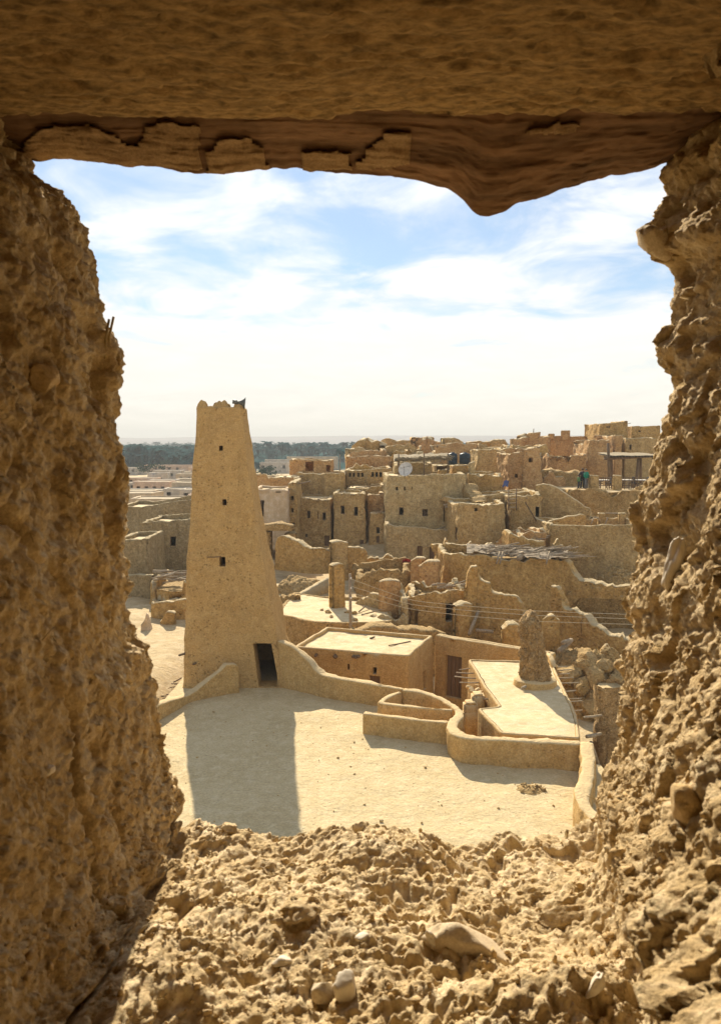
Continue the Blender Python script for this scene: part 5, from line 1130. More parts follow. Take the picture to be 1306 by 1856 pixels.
def person(loc, rot, h, top, low, lab, lean=0.0, arm=0.25):
    """standing figure: one skinned body; clothes and hair as children"""
    k = h / 1.75
    J = {'pel': (0, 0, .95), 'sp': (0, lean * .1, 1.2), 'ch': (0, lean * .25, 1.42), 'nk': (0, lean * .32, 1.53), 'hd': (0, lean * .36, 1.64), 'tp': (0, lean * .36, 1.73),
         'lh': (-.10, 0, .9), 'lk': (-.11, -.02, .5), 'la': (-.12, .03, .08), 'lt': (-.13, -.14, .03), 'rh': (.10, 0, .9), 'rk': (.11, .02, .5), 'ra': (.13, .06, .08), 'rt': (.15, -.10, .03),
         'ls': (-.19, lean * .25, 1.42), 'le': (-.26, .02, 1.14), 'lw': (-.22, -arm, .98), 'lf': (-.2, -arm - .1, .95), 'rs': (.19, lean * .25, 1.42), 're': (.27, .03, 1.14), 'rw': (.24, -arm * .4, .9), 'rf': (.24, -arm * .4 - .05, .82)}
    E_ = [('pel', 'sp'), ('sp', 'ch'), ('ch', 'nk'), ('nk', 'hd'), ('hd', 'tp'), ('pel', 'lh'), ('lh', 'lk'), ('lk', 'la'), ('la', 'lt'), ('pel', 'rh'), ('rh', 'rk'), ('rk', 'ra'), ('ra', 'rt'), ('ch', 'ls'), ('ls', 'le'), ('le', 'lw'), ('lw', 'lf'), ('ch', 'rs'), ('rs', 're'), ('re', 'rw'), ('rw', 'rf')]
    Rr = dict(pel=.14, sp=.125, ch=.14, nk=.055, hd=.095, tp=.07, lh=.09, lk=.06, la=.042, lt=.035, rh=.09, rk=.06, ra=.042, rt=.035, ls=.065, le=.045, lw=.032, lf=.03, rs=.065, re=.045, rw=.032, rf=.03)
    keys = list(J); me = bpy.data.meshes.new('body'); me.from_pydata([tuple(c * k for c in J[q]) for q in keys], [(keys.index(a), keys.index(b)) for a, b in E_], [])
    root = empty('person', loc, lab, 'person'); root.rotation_euler = (0, 0, rot)
    o = bpy.data.objects.new('body', me); COL.objects.link(o); o.parent = root; me.materials.append(M_SKIN)
    sk = o.modifiers.new('skin', 'SKIN'); sk.use_smooth_shade = True
    for q, v in zip(keys, me.skin_vertices[0].data): v.radius = (Rr[q] * k, Rr[q] * k); v.use_root = q == 'pel'
    sb = o.modifiers.new('sub', 'SUBSURF'); sb.levels = 1; sb.render_levels = 2
    def cl(name, chains, mat):
        vf = [tube([np.array(p) * k for p in pts], [r_ * k for r_ in rad], 12) for pts, rad in chains]; V, Fc = join(*vf)
        c = obj(name, mesh(name, V, Fc, mat), root); c['kind'] = 'thing' if False else 'thing'; del c['kind']
    cl('shirt', [([J['pel'], J['sp'], J['ch'], (0, lean * .3, 1.5)], [.185, .17, .195, .08]), ([J['ls'], J['le'], J['lw']], [.085, .065, .05]), ([J['rs'], J['re'], J['rw']], [.085, .065, .05]), ([J['ls'], J['ch'], J['rs']], [.08, .12, .08])], top)
    cl('trousers', [([J['pel'], J['lh'], J['lk'], J['la']], [.15, .115, .085, .065]), ([J['pel'], J['rh'], J['rk'], J['ra']], [.15, .115, .085, .065])], low)
    V, Fc = tube([(0, .02 + lean * .36, 1.66), (0, .02 + lean * .36, 1.72), (0, .01 + lean * .36, 1.765)], [.105, .10, .05], 12); obj('hair', mesh('hair', [tuple(c * k for c in v) for v in V], Fc, M_HAIR), root)
pz = CZ
person(terr_pt(1061.5, 65.8), 0.5, 1.72, M_GREEN, M_GREY, 'person in a bright green shirt standing at the café edge', 0.15, 0.3)
person(terr_pt(1054.5, 66.1), 2.6, 1.76, M_BLACK, M_BLACK, 'person in dark clothes standing beside the one in bright green', 0.05, 0.1)
person(terr_pt(1047.5, 65.6), 1.4, 1.25, M_OLIVE, M_BLACK, 'small person in olive green beside the one in dark clothes', 0.1, 0.2)

# ------------------------------------------------------------------ pole and wires
def pole():
    b = at(636, 1150, 37.9); b[2] = -2.4; t_ = at(634, 1040, 37.9)
    root = empty('utility_pole', b, 'thin grey utility pole behind the flat pale roof', 'utility pole')
    stick(root, b, t_, 0.075, M_GREYLOG, 'shaft', n=10)
    for z in (-0.25, -0.75, -1.25):
        p = t_ + np.array((0.05, -0.09, z)); V, Fc = tube([p, p + np.array((0, 0, 0.05)), p + np.array((0, 0, 0.1))], [0.03, 0.045, 0.03], 8); part('insulator', V, Fc, M_WHITE, root)
pole()
WIRES = [('topmost thin overhead wire from the pole across the ruins', 1049, (745, 1089), (850, 1099), (960, 1107), (1150, 1114)), ('middle thin overhead wire from the pole across the ruins', 1062, (742, 1096), (850, 1107), (960, 1115), (1150, 1122)),
         ('lower thin overhead wire from the pole across the ruins', 1074, (740, 1104), (850, 1117), (960, 1126), (1150, 1132))]
for lab, y0, *p in WIRES:
    pts = [at(634.5, y0, 37.8)] + [at(*q, Y) for q, Y in zip(p, (36.8, 35.6, 34.4, 32.6))] + [at(1330, p[-1][1] + 3, 31.0)]
    pts = np.array(pts); tt = np.linspace(0, len(pts) - 1, 60); Q = np.stack([np.interp(tt, np.arange(len(pts)), pts[:, c]) for c in range(3)], -1)
    for _ in range(6): Q[1:-1] = (Q[:-2] + Q[2:] + 2 * Q[1:-1]) / 4
    V, Fc = tube(Q, 0.011, 5); obj('overhead_wire', mesh('overhead_wire', V, Fc, M_WIRE), origin=tuple(Q[0]), label=lab, cat='wire', group='overhead wires')

# ------------------------------------------------------------------ palms and trees
def frond(base, az, ln, droop, w, segs=3):
    V = []; Fc = []
    d = np.array((math.cos(az), math.sin(az), 0)); s = np.array((-math.sin(az), math.cos(az), 0))
    for k in range(segs + 1):
        f = k / segs; p = base + d * ln * f * (1 - 0.15 * f) + np.array((0, 0, ln * (0.55 * f - droop * f * f)))
        ww = w * (0.25 + 1.2 * math.sin(math.pi * min(1, f * 0.85 + 0.1))) * (1 - 0.5 * f)
        V += [p - s * ww - np.array((0, 0, ww * 0.6)), p, p + s * ww - np.array((0, 0, ww * 0.6))]
    for k in range(segs):
        a = 3 * k; Fc += [(a, a + 1, a + 4, a + 3), (a + 1, a + 2, a + 5, a + 4)]
    return V, Fc
def grove():
    rs = random.Random(99); VV = []; FF = []; off = 0
    def add(V, Fc):
        nonlocal off
        VV.extend(V); FF.extend([tuple(i + off for i in q) for q in Fc]); off += len(V)
    protos = []
    for k in range(10):
        v = []; f = []; o = 0; nf = rs.randint(9, 11)
        for j in range(nf):
            a, b = frond(np.zeros(3), 2 * math.pi * j / nf + rs.uniform(-0.3, 0.3), rs.uniform(2.2, 3.6), rs.uniform(0.35, 1.5), 0.55, 2)
            v += a; f += [tuple(i + o for i in q) for q in b]; o += len(a)
        protos.append((np.array(v), f))
    n = 0
    while n < 5600:
        Y = 330 + 1500 * rs.random() ** 1.7; px = rs.uniform(150, 960); x = (px - 653) / F * Y * 1.0
        if Y < 420 and px > 440: continue
        h = (rs.uniform(4.0, 10.5) if rs.random() < 0.55 else rs.uniform(0.6, 3.5)) * (0.8 + 0.4 * vnoise(np.array((x / 60, Y / 60, 0.0)), 3) * 1.0); sc = rs.uniform(1.0, 1.7)
        v, f = protos[rs.randrange(10)]; ca, sa = math.cos(n), math.sin(n)
        P = np.stack((x + sc * (v[:, 0] * ca - v[:, 1] * sa), Y + sc * (v[:, 0] * sa + v[:, 1] * ca), -3 + h + sc * v[:, 2]), -1)
        add(P.tolist(), f)
        add([(x - .2, Y, -3), (x + .2, Y, -3), (x + .13, Y, -3 + h), (x - .13, Y, -3 + h)], [(0, 1, 2, 3)])
        n += 1
    ys = np.geomspace(345, 2300, 120); xs = np.linspace(-0.80, 0.50, 210); G = np.zeros((120, 210, 3))
    for i, y in enumerate(ys): G[i, :, 0] = xs * y; G[i, :, 1] = y
    w, c = worley(np.stack((G[..., 0] / 7, G[..., 1] / 11, G[..., 0] * 0), -1), 3)
    G[..., 2] = -3 + np.where(((G[..., 1] < 430) & (G[..., 0] > -0.152 * G[..., 1])), 1.6, 3.6) + 1.6 * (0.5 - w) + 1.2 * c + 1.5 * fbm(np.stack((G[..., 0] / 60, G[..., 1] / 60, G[..., 0] * 0), -1), 3, 4)
    G[0, :, 2] = -3
    add(G.reshape(-1, 3).tolist(), [tuple(int(v) for v in q) for q in gridfaces(120, 210, flip=True)])
    obj('palm_grove', mesh('palm_grove', VV, FF, M_PALM), label='hazy blue-green palm grove stretching across the plain', kind='stuff')
grove()
def leafy_tree(label, x, y, h, w, seed, group):
    rs = np.random.RandomState(seed); root = empty('leafy_tree', (x, y, -3), label, 'tree', group)
    V, Fc = tube([(x, y, -3.2), (x + 0.1, y, -3 + h * 0.3), (x, y, -3 + h * 0.55)], [0.22, 0.16, 0.1], 7); part('trunk', V, Fc, M_TRUNK, root)
    n = 900; ctr = rs.normal(size=(9, 3)) * np.array((w * 0.28, w * 0.28, h * 0.16)) + np.array((x, y, -3 + h * 0.62))
    for k in range(3): V, Fc = tube([(x, y, -3 + h * 0.4), tuple(ctr[k])], [0.1, 0.04], 5); part('limb', V, Fc, M_TRUNK, root)
    c = ctr[rs.randint(0, 9, n)] + rs.normal(size=(n, 3)) * np.array((w * 0.13, w * 0.13, h * 0.09))
    a = rs.normal(size=(n, 3)); a /= np.linalg.norm(a, axis=1)[:, None]; b = np.cross(a, rs.normal(size=(n, 3))); b /= np.linalg.norm(b, axis=1)[:, None]; s = rs.uniform(0.15, 0.35, (n, 1))
    V = np.stack((c + a * s, c + b * s * 0.6, c - a * s, c - b * s * 0.6), 1).reshape(-1, 3); part('crown', V, np.arange(n * 4).reshape(-1, 4), M_TREE, root)
def palm(label, x, y, h, seed, group):
    rs = random.Random(seed); root = empty('date_palm', (x, y, -3), label, 'palm tree', group)
    V, Fc = tube([(x, y, -3.2), (x + 0.15, y, -3 + h * 0.5), (x + 0.1, y, -3 + h)], [0.28, 0.22, 0.2], 8); part('trunk', V, Fc, M_TRUNK, root)
    vf = [frond(np.array((x + 0.1, y, -3 + h)), rs.uniform(0, 6.28), rs.uniform(2.3, 3.4), rs.uniform(0.3, 1.5), 0.4, 5) for _ in range(34)]
    V, Fc = join(*vf); part('crown', V, Fc, M_PALM, root)
TREES = [('bushy dark tree between far houses, just right of the tower', 487, 862, 849, 240, 6.0), ('small round tree at the edge of the far pale houses', 470, 864, 852, 215, 4.0), ('dark tree clump behind the long pinkish far house', 300, 846, 836, 325, 8.0), ('low bushy tree left of the long pinkish far house', 272, 862, 842, 270, 7.0), ('dark green tree by the tower, above the white-roofed house', 343, 890, 871, 200, 5.0)]
for k, (lb, px, yb, yt, Y, w) in enumerate(TREES):
    leafy_tree(lb, at(px, yt, Y)[0], Y, at(px, yt, Y)[2] + 3, w, k + 5, 'trees among the far houses')
for k, (lb, px, yt, Y) in enumerate((('lone palm crown above the far houses right of the tower', 463, 836, 300), ('dark palm beside the far long grey-white house', 503, 830, 360), ('ragged palm at the left end of the skyline ruins', 615, 812, 300), ('leaning palm behind the dark spur of the skyline', 628, 815, 260))):
    p = at(px, yt, Y); palm(lb, p[0], Y, p[2] + 3 - 0.6, k + 70, 'palms near the far houses')

# ------------------------------------------------------------------ the broken window opening the view is seen through
M_WINMUD = earth('window_mud', (0.53, 0.385, 0.20), (0.42, 0.295, 0.145), (0.66, 0.52, 0.32), 13.0, 0.9, 0.4, 0.0, dist=0.05, fine=30)
M_SILL = earth('sill_dust', (0.60, 0.455, 0.255), (0.49, 0.36, 0.19), (0.70, 0.565, 0.365), 13.0, 0.8, 0.35, 0.0, dist=0.04, fine=30)
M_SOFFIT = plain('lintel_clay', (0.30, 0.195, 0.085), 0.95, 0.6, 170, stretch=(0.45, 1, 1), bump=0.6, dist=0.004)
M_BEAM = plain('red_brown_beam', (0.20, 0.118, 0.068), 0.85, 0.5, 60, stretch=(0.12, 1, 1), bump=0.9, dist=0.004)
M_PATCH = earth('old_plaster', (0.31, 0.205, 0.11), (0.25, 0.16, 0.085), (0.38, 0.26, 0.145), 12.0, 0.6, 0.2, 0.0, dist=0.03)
M_STONE = earth('pale_stone', (0.56, 0.45, 0.30), (0.49, 0.385, 0.245), (0.63, 0.53, 0.38), 16.0, 0.5, 0.1, 0.0, dist=0.02)
M_CHIP = plain('white_chip', (0.66, 0.58, 0.45), 0.7, 0.15, 60, bump=0.3, dist=0.002)
M_CLOD = earth('crumb_clay', (0.53, 0.375, 0.185), (0.44, 0.30, 0.14), (0.64, 0.485, 0.28), 18.0, 0.8, 0.3, 0.0, dist=0.03)
M_STRAW = plain('straw', (0.42, 0.31, 0.15), 0.7, 0.3, 40)
YO = 0.75
SIL = [(60, -140), (55, 0), (40, 180), (32, 285), (62, 312), (76, 346), (112, 364), (128, 377), (141, 402), (163, 470), (170, 540), (180, 585), (197, 605), (212, 640), (216, 690), (217, 740), (228, 800), (234, 860), (239, 930), (240, 1000), (247, 1050), (243, 1108), (254, 1140), (284, 1166), (286, 1220), (291, 1290), (304, 1380), (317, 1440), (328, 1484),
       (350, 1497), (390, 1506), (415, 1500), (470, 1513), (560, 1511), (620, 1501), (660, 1498), (720, 1500), (780, 1511), (830, 1536), (870, 1530), (920, 1516), (960, 1511), (1010, 1514), (1050, 1502), (1076, 1474),
       (1086, 1424), (1120, 1384), (1128, 1300), (1128, 1200), (1139, 1150), (1140, 1060), (1154, 1000), (1160, 930), (1168, 880), (1175, 780), (1194, 692), (1173, 632), (1199, 582), (1211, 520), (1206, 482), (1172, 466), (1166, 446), (1181, 420), (1209, 380), (1215, 350), (1201, 312), (1216, 288), (1225, 180), (1225, 0), (1225, -140)]
def tunnel():
    P = np.array([at(x, y, YO)[[0, 2]] for x, y in SIL])
    s = np.concatenate(([0], np.cumsum(np.linalg.norm(np.diff(P, axis=0), axis=1))))
    NS = 1180; ss = np.linspace(0, s[-1], NS)
    fine = np.stack((np.interp(ss, s, P[:, 0]), np.interp(ss, s, P[:, 1])), -1)
    def smooth(A, it):
        A = A.copy()
        for _ in range(it): A[1:-1] = (A[:-2] + 2 * A[1:-1] + A[2:]) / 4
        return A
    fine = smooth(fine, 6)
    def boxs(A, w):
        k = np.ones(w) / w; B = np.concatenate((np.repeat(A[:1], w, 0), A, np.repeat(A[-1:], w, 0)))
        for _ in range(3): B = np.stack([np.convolve(B[:, c], k, 'same') for c in range(2)], -1)
        return B[w:-w]
    coarse = boxs(fine, 75)
    T = np.gradient(boxs(fine, 121), axis=0); T /= np.linalg.norm(T, axis=1)[:, None]
    Nin = np.stack((-T[:, 1], T[:, 0]), -1)             # into the opening (curve runs down the left, along the sill, up the right)
    px_of = np.interp(ss, s, [p[0] for p in SIL]); i_l = np.searchsorted(s, s[28]); 
    sLs, sRs = s[29], s[44]
    sillw = sstep(sLs - 0.06, sLs + 0.05, ss) * (1 - sstep(sRs - 0.05, sRs + 0.10, ss)); leftw = 1 - sstep(sLs - 0.05, sLs + 0.06, ss); rightw = sstep(sRs - 0.06, sRs + 0.06, ss)
    zr = fine[:, 1] - H
    # how far each side opens up towards the viewer (metres per metre of depth)
    splay = leftw * 0.05 + rightw * (-0.32 + 0.52 * sstep(-0.40, 0.12, zr)) + sillw * (-0.03)
    Ys = np.concatenate((np.linspace(YO, 0.27, 340), np.linspace(0.265, 0.10, 20)))
    flo = [(-1.6, 0.06), (-0.8, 0.06), (-0.35, 0.055), (-0.16, 0.05), (-0.09, 0.045), (-0.06, 0.038), (-0.04, 0.03), (-0.028, 0.022), (-0.018, 0.015), (-0.010, 0.009), (-0.005, 0.004), (-0.002, 0.002)]
    fli = [(-0.01, 0.0), (-0.05, -0.01), (-0.15, -0.015), (-0.5, -0.02), (-1.4, -0.02)]
    rows = []
    for off, dy in flo: rows.append((fine + Nin * off, np.full(NS, YO + dy)))
    for Y in Ys:
        f = (YO - Y) / (YO - 0.10); w = sstep(0.03, 0.30, f)
        rows.append((fine * (1 - w) + coarse * w - Nin * (splay * (YO - Y))[:, None], np.full(NS, Y)))
    last = rows[-1][0]
    for off, dy in fli: rows.append((last + Nin * off, np.full(NS, 0.10 + dy)))
    m = len(rows); G = np.zeros((NS, m, 3))
    for j, (xz, Y) in enumerate(rows): G[:, j, 0] = xz[:, 0]; G[:, j, 1] = Y; G[:, j, 2] = xz[:, 1]
    Q = G - np.array((0, 0, H))
    lw = leftw[:, None]; sw = sillw[:, None]; rw = rightw[:, None]
    stretch = np.stack((np.ones_like(lw), np.ones_like(lw), 1 - 0.5 * lw), -1)
    Qs = Q * stretch
    d = (0.015 - 0.003 * lw) * fbm(Qs * 8.0, 3, 2) * (1 - 0.35 * sw)
    w1, c1 = worley(Qs * 26 + 0.35 * np.stack([fbm(Q * 20, 2, k) for k in (1, 2, 3)], -1), 4)
    d = d + (0.0075 * rw + 0.0045 * lw + 0.0022 * sw) * (0.5 - w1) + (0.005 * rw + 0.003 * lw + 0.0015 * sw) * c1
    rgh = 0.30 + 0.95 * sstep(-0.30, 0.30, fbm(Q * 10, 3, 101)); rgh = rgh * (sw + 0.6 * lw + 0.3 * rw) + (1 - (sw + 0.6 * lw + 0.3 * rw))
    w2, c2 = worley(Q * 72 + 0.4 * np.stack([fbm(Q * 60, 2, k) for k in (4, 5, 6)], -1), 9)
    d = d + rgh * (0.0050 - 0.001 * rw - 0.0022 * sw) * (0.45 - w2) + (0.0016 - 0.0008 * sw) * c2
    d = d + rgh * (0.0056 - 0.0020 * sw - 0.0024 * rw) * fbm(Qs * 46, 5, 12, 0.62) + 0.0024 * fbm(Q * 240, 3, 14, 0.7)
    d = d + (0.0026 * rw + 0.0042 * lw + 0.003 * sw) * (0.45 - np.abs(fbm(Qs * 34, 5, 16, 0.65)) * 2.4)
    w3, c3 = worley(Q * 165, 15)
    d = d + (0.0022 + 0.0012 * sw) * (0.5 - w3) + 0.0010 * c3
    hol = fbm(Q * 55, 3, 35); d = d - 0.007 * rgh * sw * sstep(0.12, 0.40, hol)
    pit = fbm(Qs * 17, 3, 33)
    d = d - 0.016 * sstep(0.22, 0.48, pit) * (1 - 0.5 * sw)
    # deep cracks on the left jamb, clods and hollows on the right
    crack = np.abs(fbm(Qs * np.array((6, 6, 5)), 3, 41)); d = d - 0.020 * lw * (1 - sstep(0.0, 0.045, crack)) * sstep(0.0, 0.3, fbm(Q * 5, 2, 44) + 0.15)
    d = d + 0.014 * rw * (1 - np.abs(fbm(Q * np.array((11, 11, 9)), 3, 52))) - 0.010 * rw
    edge = np.concatenate((np.zeros(4), np.linspace(0, 1, 8), np.ones(m - 12 - 5), np.linspace(1, 0, 5)))
    NN = np.stack((Nin[:, 0], np.zeros(NS), Nin[:, 1]), -1)
    G = G + NN[:, None, :] * (d * edge[None, :])[..., None]
    # along the depth too, so the outer lip is not a plane
    G[..., 1] += (0.012 * fbm(Q * 14, 4, 61) + 0.006 * fbm(Q * 45, 3, 63)) * edge[None, :]
    # lumps on the sill, in metres from the eye
    def lump(cx, cy, h, rx, ry):
        G[..., 2] += sw * edge[None, :] * h * np.exp(-((G[..., 0] - cx) / rx) ** 2 - ((G[..., 1] - cy) / ry) ** 2)
    lump(0.135, 0.49, 0.030, 0.05, 0.035); lump(-0.20, 0.50, 0.040, 0.07, 0.07); lump(0.03, 0.70, 0.012, 0.05, 0.03); lump(-0.06, 0.60, 0.010, 0.05, 0.04); lump(0.22, 0.60, 0.018, 0.04, 0.05)
    return G
TG = tunnel()
WALL = empty('window_wall', (0, 0.45, H - 0.45), 'thick crumbling mud wall around the rough window opening', 'wall')
def cut(lo, hi, name, mt):
    g = TG[lo:hi + 1]
    return part(name, g.reshape(-1, 3), gridfaces(g.shape[0], g.shape[1], flip=True), mt, WALL)
P_ = np.array([at(x, y, YO)[[0, 2]] for x, y in SIL]); s_ = np.concatenate(([0], np.cumsum(np.linalg.norm(np.diff(P_, axis=0), axis=1))))
iL, iR = int(s_[29] / s_[-1] * 1179), int(s_[44] / s_[-1] * 1179)
cut(0, iL, 'jamb', M_WINMUD); cut(iL, iR, 'sill', M_SILL); cut(iR, 1179, 'jamb', M_WINMUD)
def project(V):
    q = np.asarray(V) - np.array((0, 0, H)); c, s = math.cos(TH), math.sin(TH)
    dep = q[..., 1] * c - q[..., 2] * s; up = q[..., 1] * s + q[..., 2] * c
    return 653 + F * q[..., 0] / dep, 928 - F * up / dep
TPX, TPY = project(TG)
def on_wall(px, py):
    d = (TPX - px) ** 2 + (TPY - py) ** 2 + (TG[..., 1] < 0.2) * 1e9 + (TG[..., 1] > YO) * 2000
    return TG.reshape(-1, 3)[int(np.argmin(d))].copy()
def lintel():
    # inner soffit: clay-smeared lintel seen from below
    nx, ny = 420, 260
    xs = np.linspace(-0.75, 0.75, nx); ys = np.linspace(-0.25, 0.660, ny); X, Y = np.meshgrid(xs, ys, indexing='ij')
    Q = np.stack((X, Y, X * 0), -1)
    z = 0.262 + 0.010 * fbm(Q * np.array((5, 9, 1)), 3, 5) + 0.0022 * fbm(Q * np.array((18, 60, 1)), 4, 7, 0.65) + 0.0030 * fbm(Q * np.array((90, 130, 1)), 4, 9, 0.7) + 0.004 * sstep(0.22, 0.45, fbm(Q * np.array((30, 95, 1)), 3, 11))
    groove = np.abs(fbm(Q * np.array((4, 34, 1)), 3, 19)); z = z + 0.007 * (1 - sstep(0, 0.05, groove)) * sstep(-0.1, 0.3, fbm(Q * 7, 2, 23))
    lipw = sstep(0.60, 0.66, Y); z = z + 0.003 * lipw ** 2
    Yd = Y + lipw * (0.007 * fbm(Q * np.array((30, 1, 1)), 4, 29) + 0.004 * fbm(Q * np.array((110, 1, 1)), 2, 31))
    G = np.stack((X, Yd, H + z), -1)
    up = np.stack((xs, ys[-1] + 0.004 + 0 * xs, np.full(nx, H + 0.40)), -1); up[:, 1] = G[:, -1, 1] + 0.01
    up2 = np.stack((xs, np.full(nx, -0.26), np.full(nx, H + 1.2)), -1)
    G = np.concatenate((up2[:, None], G, up[:, None]), 1)
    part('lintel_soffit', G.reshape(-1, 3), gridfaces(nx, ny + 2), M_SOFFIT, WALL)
    # outer wooden beam with its hanging knot
    sil = [(-420, 262), (-50, 282), (30, 288), (75, 291), (100, 286), (150, 292), (210, 300), (270, 300), (320, 310), (400, 314), (470, 310), (540, 304), (590, 312), (650, 318), (720, 324), (770, 330), (820, 347), (845, 367), (858, 388), (872, 393), (890, 391), (906, 386), (930, 370), (985, 358), (1040, 336), (1080, 323), (1130, 320), (1180, 303), (1215, 290), (1300, 268), (1700, 250)]
    bx = np.array([at(x, y, YO)[0] for x, y in sil]); bz = np.array([at(x, y, YO)[2] - H for x, y in sil])
    nx = 620; xs = np.linspace(-0.95, 0.95, nx); zb = np.interp(xs, bx, bz)
    k = np.ones(5) / 5; zb = np.convolve(np.pad(zb, 2, 'edge'), k, 'valid')
    zb = zb + 0.0028 * fbm(np.stack((xs * 60, xs * 0, xs * 0), -1), 4, 3)
    zt = 0.295
    ts = np.concatenate((np.linspace(0, 1, 70), np.linspace(1.04, 2, 12)))
    G = np.zeros((nx, len(ts) + 2, 3))
    for j, t in enumerate(ts):
        if t <= 1: y = 0.672 + 0.078 * t ** 1.15; z = zt + (zb - zt) * (t ** 0.9)
        else: u = t - 1; y = YO + 0.07 * u; z = zb + 0.05 * u ** 1.5 + 0.002
        G[:, j] = np.stack((xs, np.full(nx, y), H + z), -1)
    G[:, -2] = np.stack((xs, np.full(nx, YO + 0.08), np.full(nx, H + 0.5)), -1); G[:, -1] = np.stack((xs, np.full(nx, YO + 0.06), np.full(nx, H + 1.6)), -1)
    Q = G - np.array((0, 0, H)); amp = np.concatenate((sstep(0, 0.15, ts) * (1 - sstep(0.93, 1.05, ts) * 0.8), [0, 0]))
    d = 0.006 * fbm(Q * np.array((9, 20, 20)), 4, 71) + 0.0030 * fbm(Q * np.array((4, 170, 170)), 4, 73, 0.65) + 0.003 * fbm(Q * 70, 4, 77, 0.6)
    G[..., 1] -= d * amp[None, :]; G[..., 2] -= 0.4 * d * amp[None, :]
    root = empty('lintel_beam', (0, 0.72, H + 0.25), 'reddish-brown wooden lintel beam with a hanging knot at the top of the opening', 'beam')
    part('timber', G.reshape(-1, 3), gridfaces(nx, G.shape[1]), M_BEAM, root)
    # plaster plates still clinging to the beam
    PX, PY = project(G[:, :70])
    plates = [[(42, 262), (60, 238), (110, 228), (160, 226), (205, 246), (245, 266), (262, 228), (300, 222), (362, 228), (368, 300), (366, 312), (40, 292)], [(372, 270), (410, 252), (455, 250), (470, 268), (486, 276), (482, 290), (505, 316), (372, 318)],
              [(545, 276), (600, 272), (640, 276), (644, 312), (548, 312)], [(646, 296), (668, 268), (690, 242), (746, 236), (748, 290), (744, 300), (700, 310), (646, 308)], [(930, 240), (1010, 222), (1060, 224), (1030, 240), (985, 246)]]
    nz = fbm(np.stack((PX / 16, PY / 16, PX * 0), -1), 4, 81) * 9; nz2 = fbm(np.stack((PX / 16, PY / 16, PX * 0), -1), 4, 87) * 7
    for pi, poly in enumerate(plates):
        qx, qy = PX + nz, PY + nz2; ins = np.zeros(PX.shape, bool)
        for a in range(len(poly)):
            (x0, y0), (x1, y1) = poly[a - 1], poly[a]
            c = (y0 > qy) != (y1 > qy); xi = x0 + (qy - y0) * (x1 - x0) / (y1 - y0 + 1e-9); ins ^= c & (qx < xi)
        qd = gridfaces(nx, 70) if False else gridfaces(nx, 70); keep = ins.ravel()[qd].all(1); qd = qd[keep]
        if len(qd) == 0: continue
        V = G[:, :70].reshape(-1, 3) + np.array((0, -0.0035, -0.002)) + np.stack((0 * nz, 0.0045 * fbm(Q[:, :70] * 38, 4, 91, 0.6) - 0.002, 0 * nz), -1).reshape(-1, 3)
        use = np.unique(qd); mp = -np.ones(len(V), int); mp[use] = np.arange(len(use)); V = V[use]; qd = mp[qd]
        # rim: side walls down to the timber
        e = np.concatenate([qd[:, [a, (a + 1) % 4]] for a in range(4)]); key = np.sort(e, 1); _, idx, cnt = np.unique(key, axis=0, return_index=True, return_counts=True)
        be = e[idx[cnt == 1]]; n0 = len(V); V2 = V + np.array((0, 0.014, 0.006)); side = np.stack((be[:, 1], be[:, 0], be[:, 0] + n0, be[:, 1] + n0), -1)
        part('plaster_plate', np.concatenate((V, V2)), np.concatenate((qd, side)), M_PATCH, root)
lintel()
# loose things on the sill and in the jambs
def loose(name, label, cat, px, py, size, mat, seed, rot=(0, 0, 0), lift=0.3, sub=4, rough=0.28):
    p = on_wall(px, py); me = rockmesh(name, size, mat, seed, sub, rough)
    me.polygons.foreach_set('use_smooth', np.ones(len(me.polygons), dtype=bool))
    o = obj(name, me, label=label, cat=cat); o.location = tuple(p + np.array((0, 0, size[2] * lift))); o.rotation_euler = rot; return o
loose('stone', 'large pale stone lying on the dusty sill', 'stone', 842, 1728, (0.034, 0.020, 0.016), M_STONE, 4, (0.25, 0.12, -0.25), 0.42)
loose('stone', 'upright whitish stone near the bottom of the sill', 'stone', 630, 1800, (0.0095, 0.009, 0.015), M_CHIP, 6, (0.1, -0.2, 0.4), 0.2)
loose('stone', 'smaller tan stone beside the upright whitish one', 'stone', 590, 1808, (0.010, 0.009, 0.009), M_STONE, 8, (0, 0.3, 0.2), 0.1)
loose('bone_chip', 'white bone-like chip at the lower right of the sill', 'chip', 1080, 1806, (0.006, 0.006, 0.014), M_CHIP, 2, (0.3, 0.35, 0), 0.5)
loose('stone_chip', 'thin pale splinter leaning on the large pale stone', 'chip', 788, 1722, (0.004, 0.004, 0.013), M_CHIP, 3, (0.3, -0.55, 0.3), 0.5)
loose('stone_chip', 'tiny pale chip in the middle of the sill', 'chip', 655, 1702, (0.006, 0.005, 0.003), M_CHIP, 5, (0, 0, 0.3), 0.4, 3)
loose('stone_chip', 'flat cream chip left of the middle of the sill', 'chip', 510, 1745, (0.008, 0.006, 0.003), M_CHIP, 7, (0, 0.2, 0.7), 0.4, 3)
for k, (px, py, r_, lb) in enumerate(((480, 1578, 0.013, 'dark clod of mud at the left of the sill'), (548, 1640, 0.015, 'broad shaded clod in the left middle of the sill'), (415, 1503, 0.008, 'small lump on the far edge of the sill, at the left'), (1020, 1655, 0.014, 'rough clod at the right end of the sill under the jamb'))):
    loose('mud_clod', lb, 'clod', px, py, (r_ * 1.4, r_ * 1.1, r_ * 0.7), M_WINMUD, 20 + k, (0.1 * k, 0.07 * k, k), -0.15, 5, 0.5)
def embed(name, px, py, size, mat, seed, rot):
    p = on_wall(px, py); me = rockmesh(name, size, mat, seed, 4); me.polygons.foreach_set('use_smooth', np.ones(len(me.polygons), dtype=bool))
    o = obj(name, me, WALL); o.location = Vector(p) - WALL.location; o.rotation_euler = rot
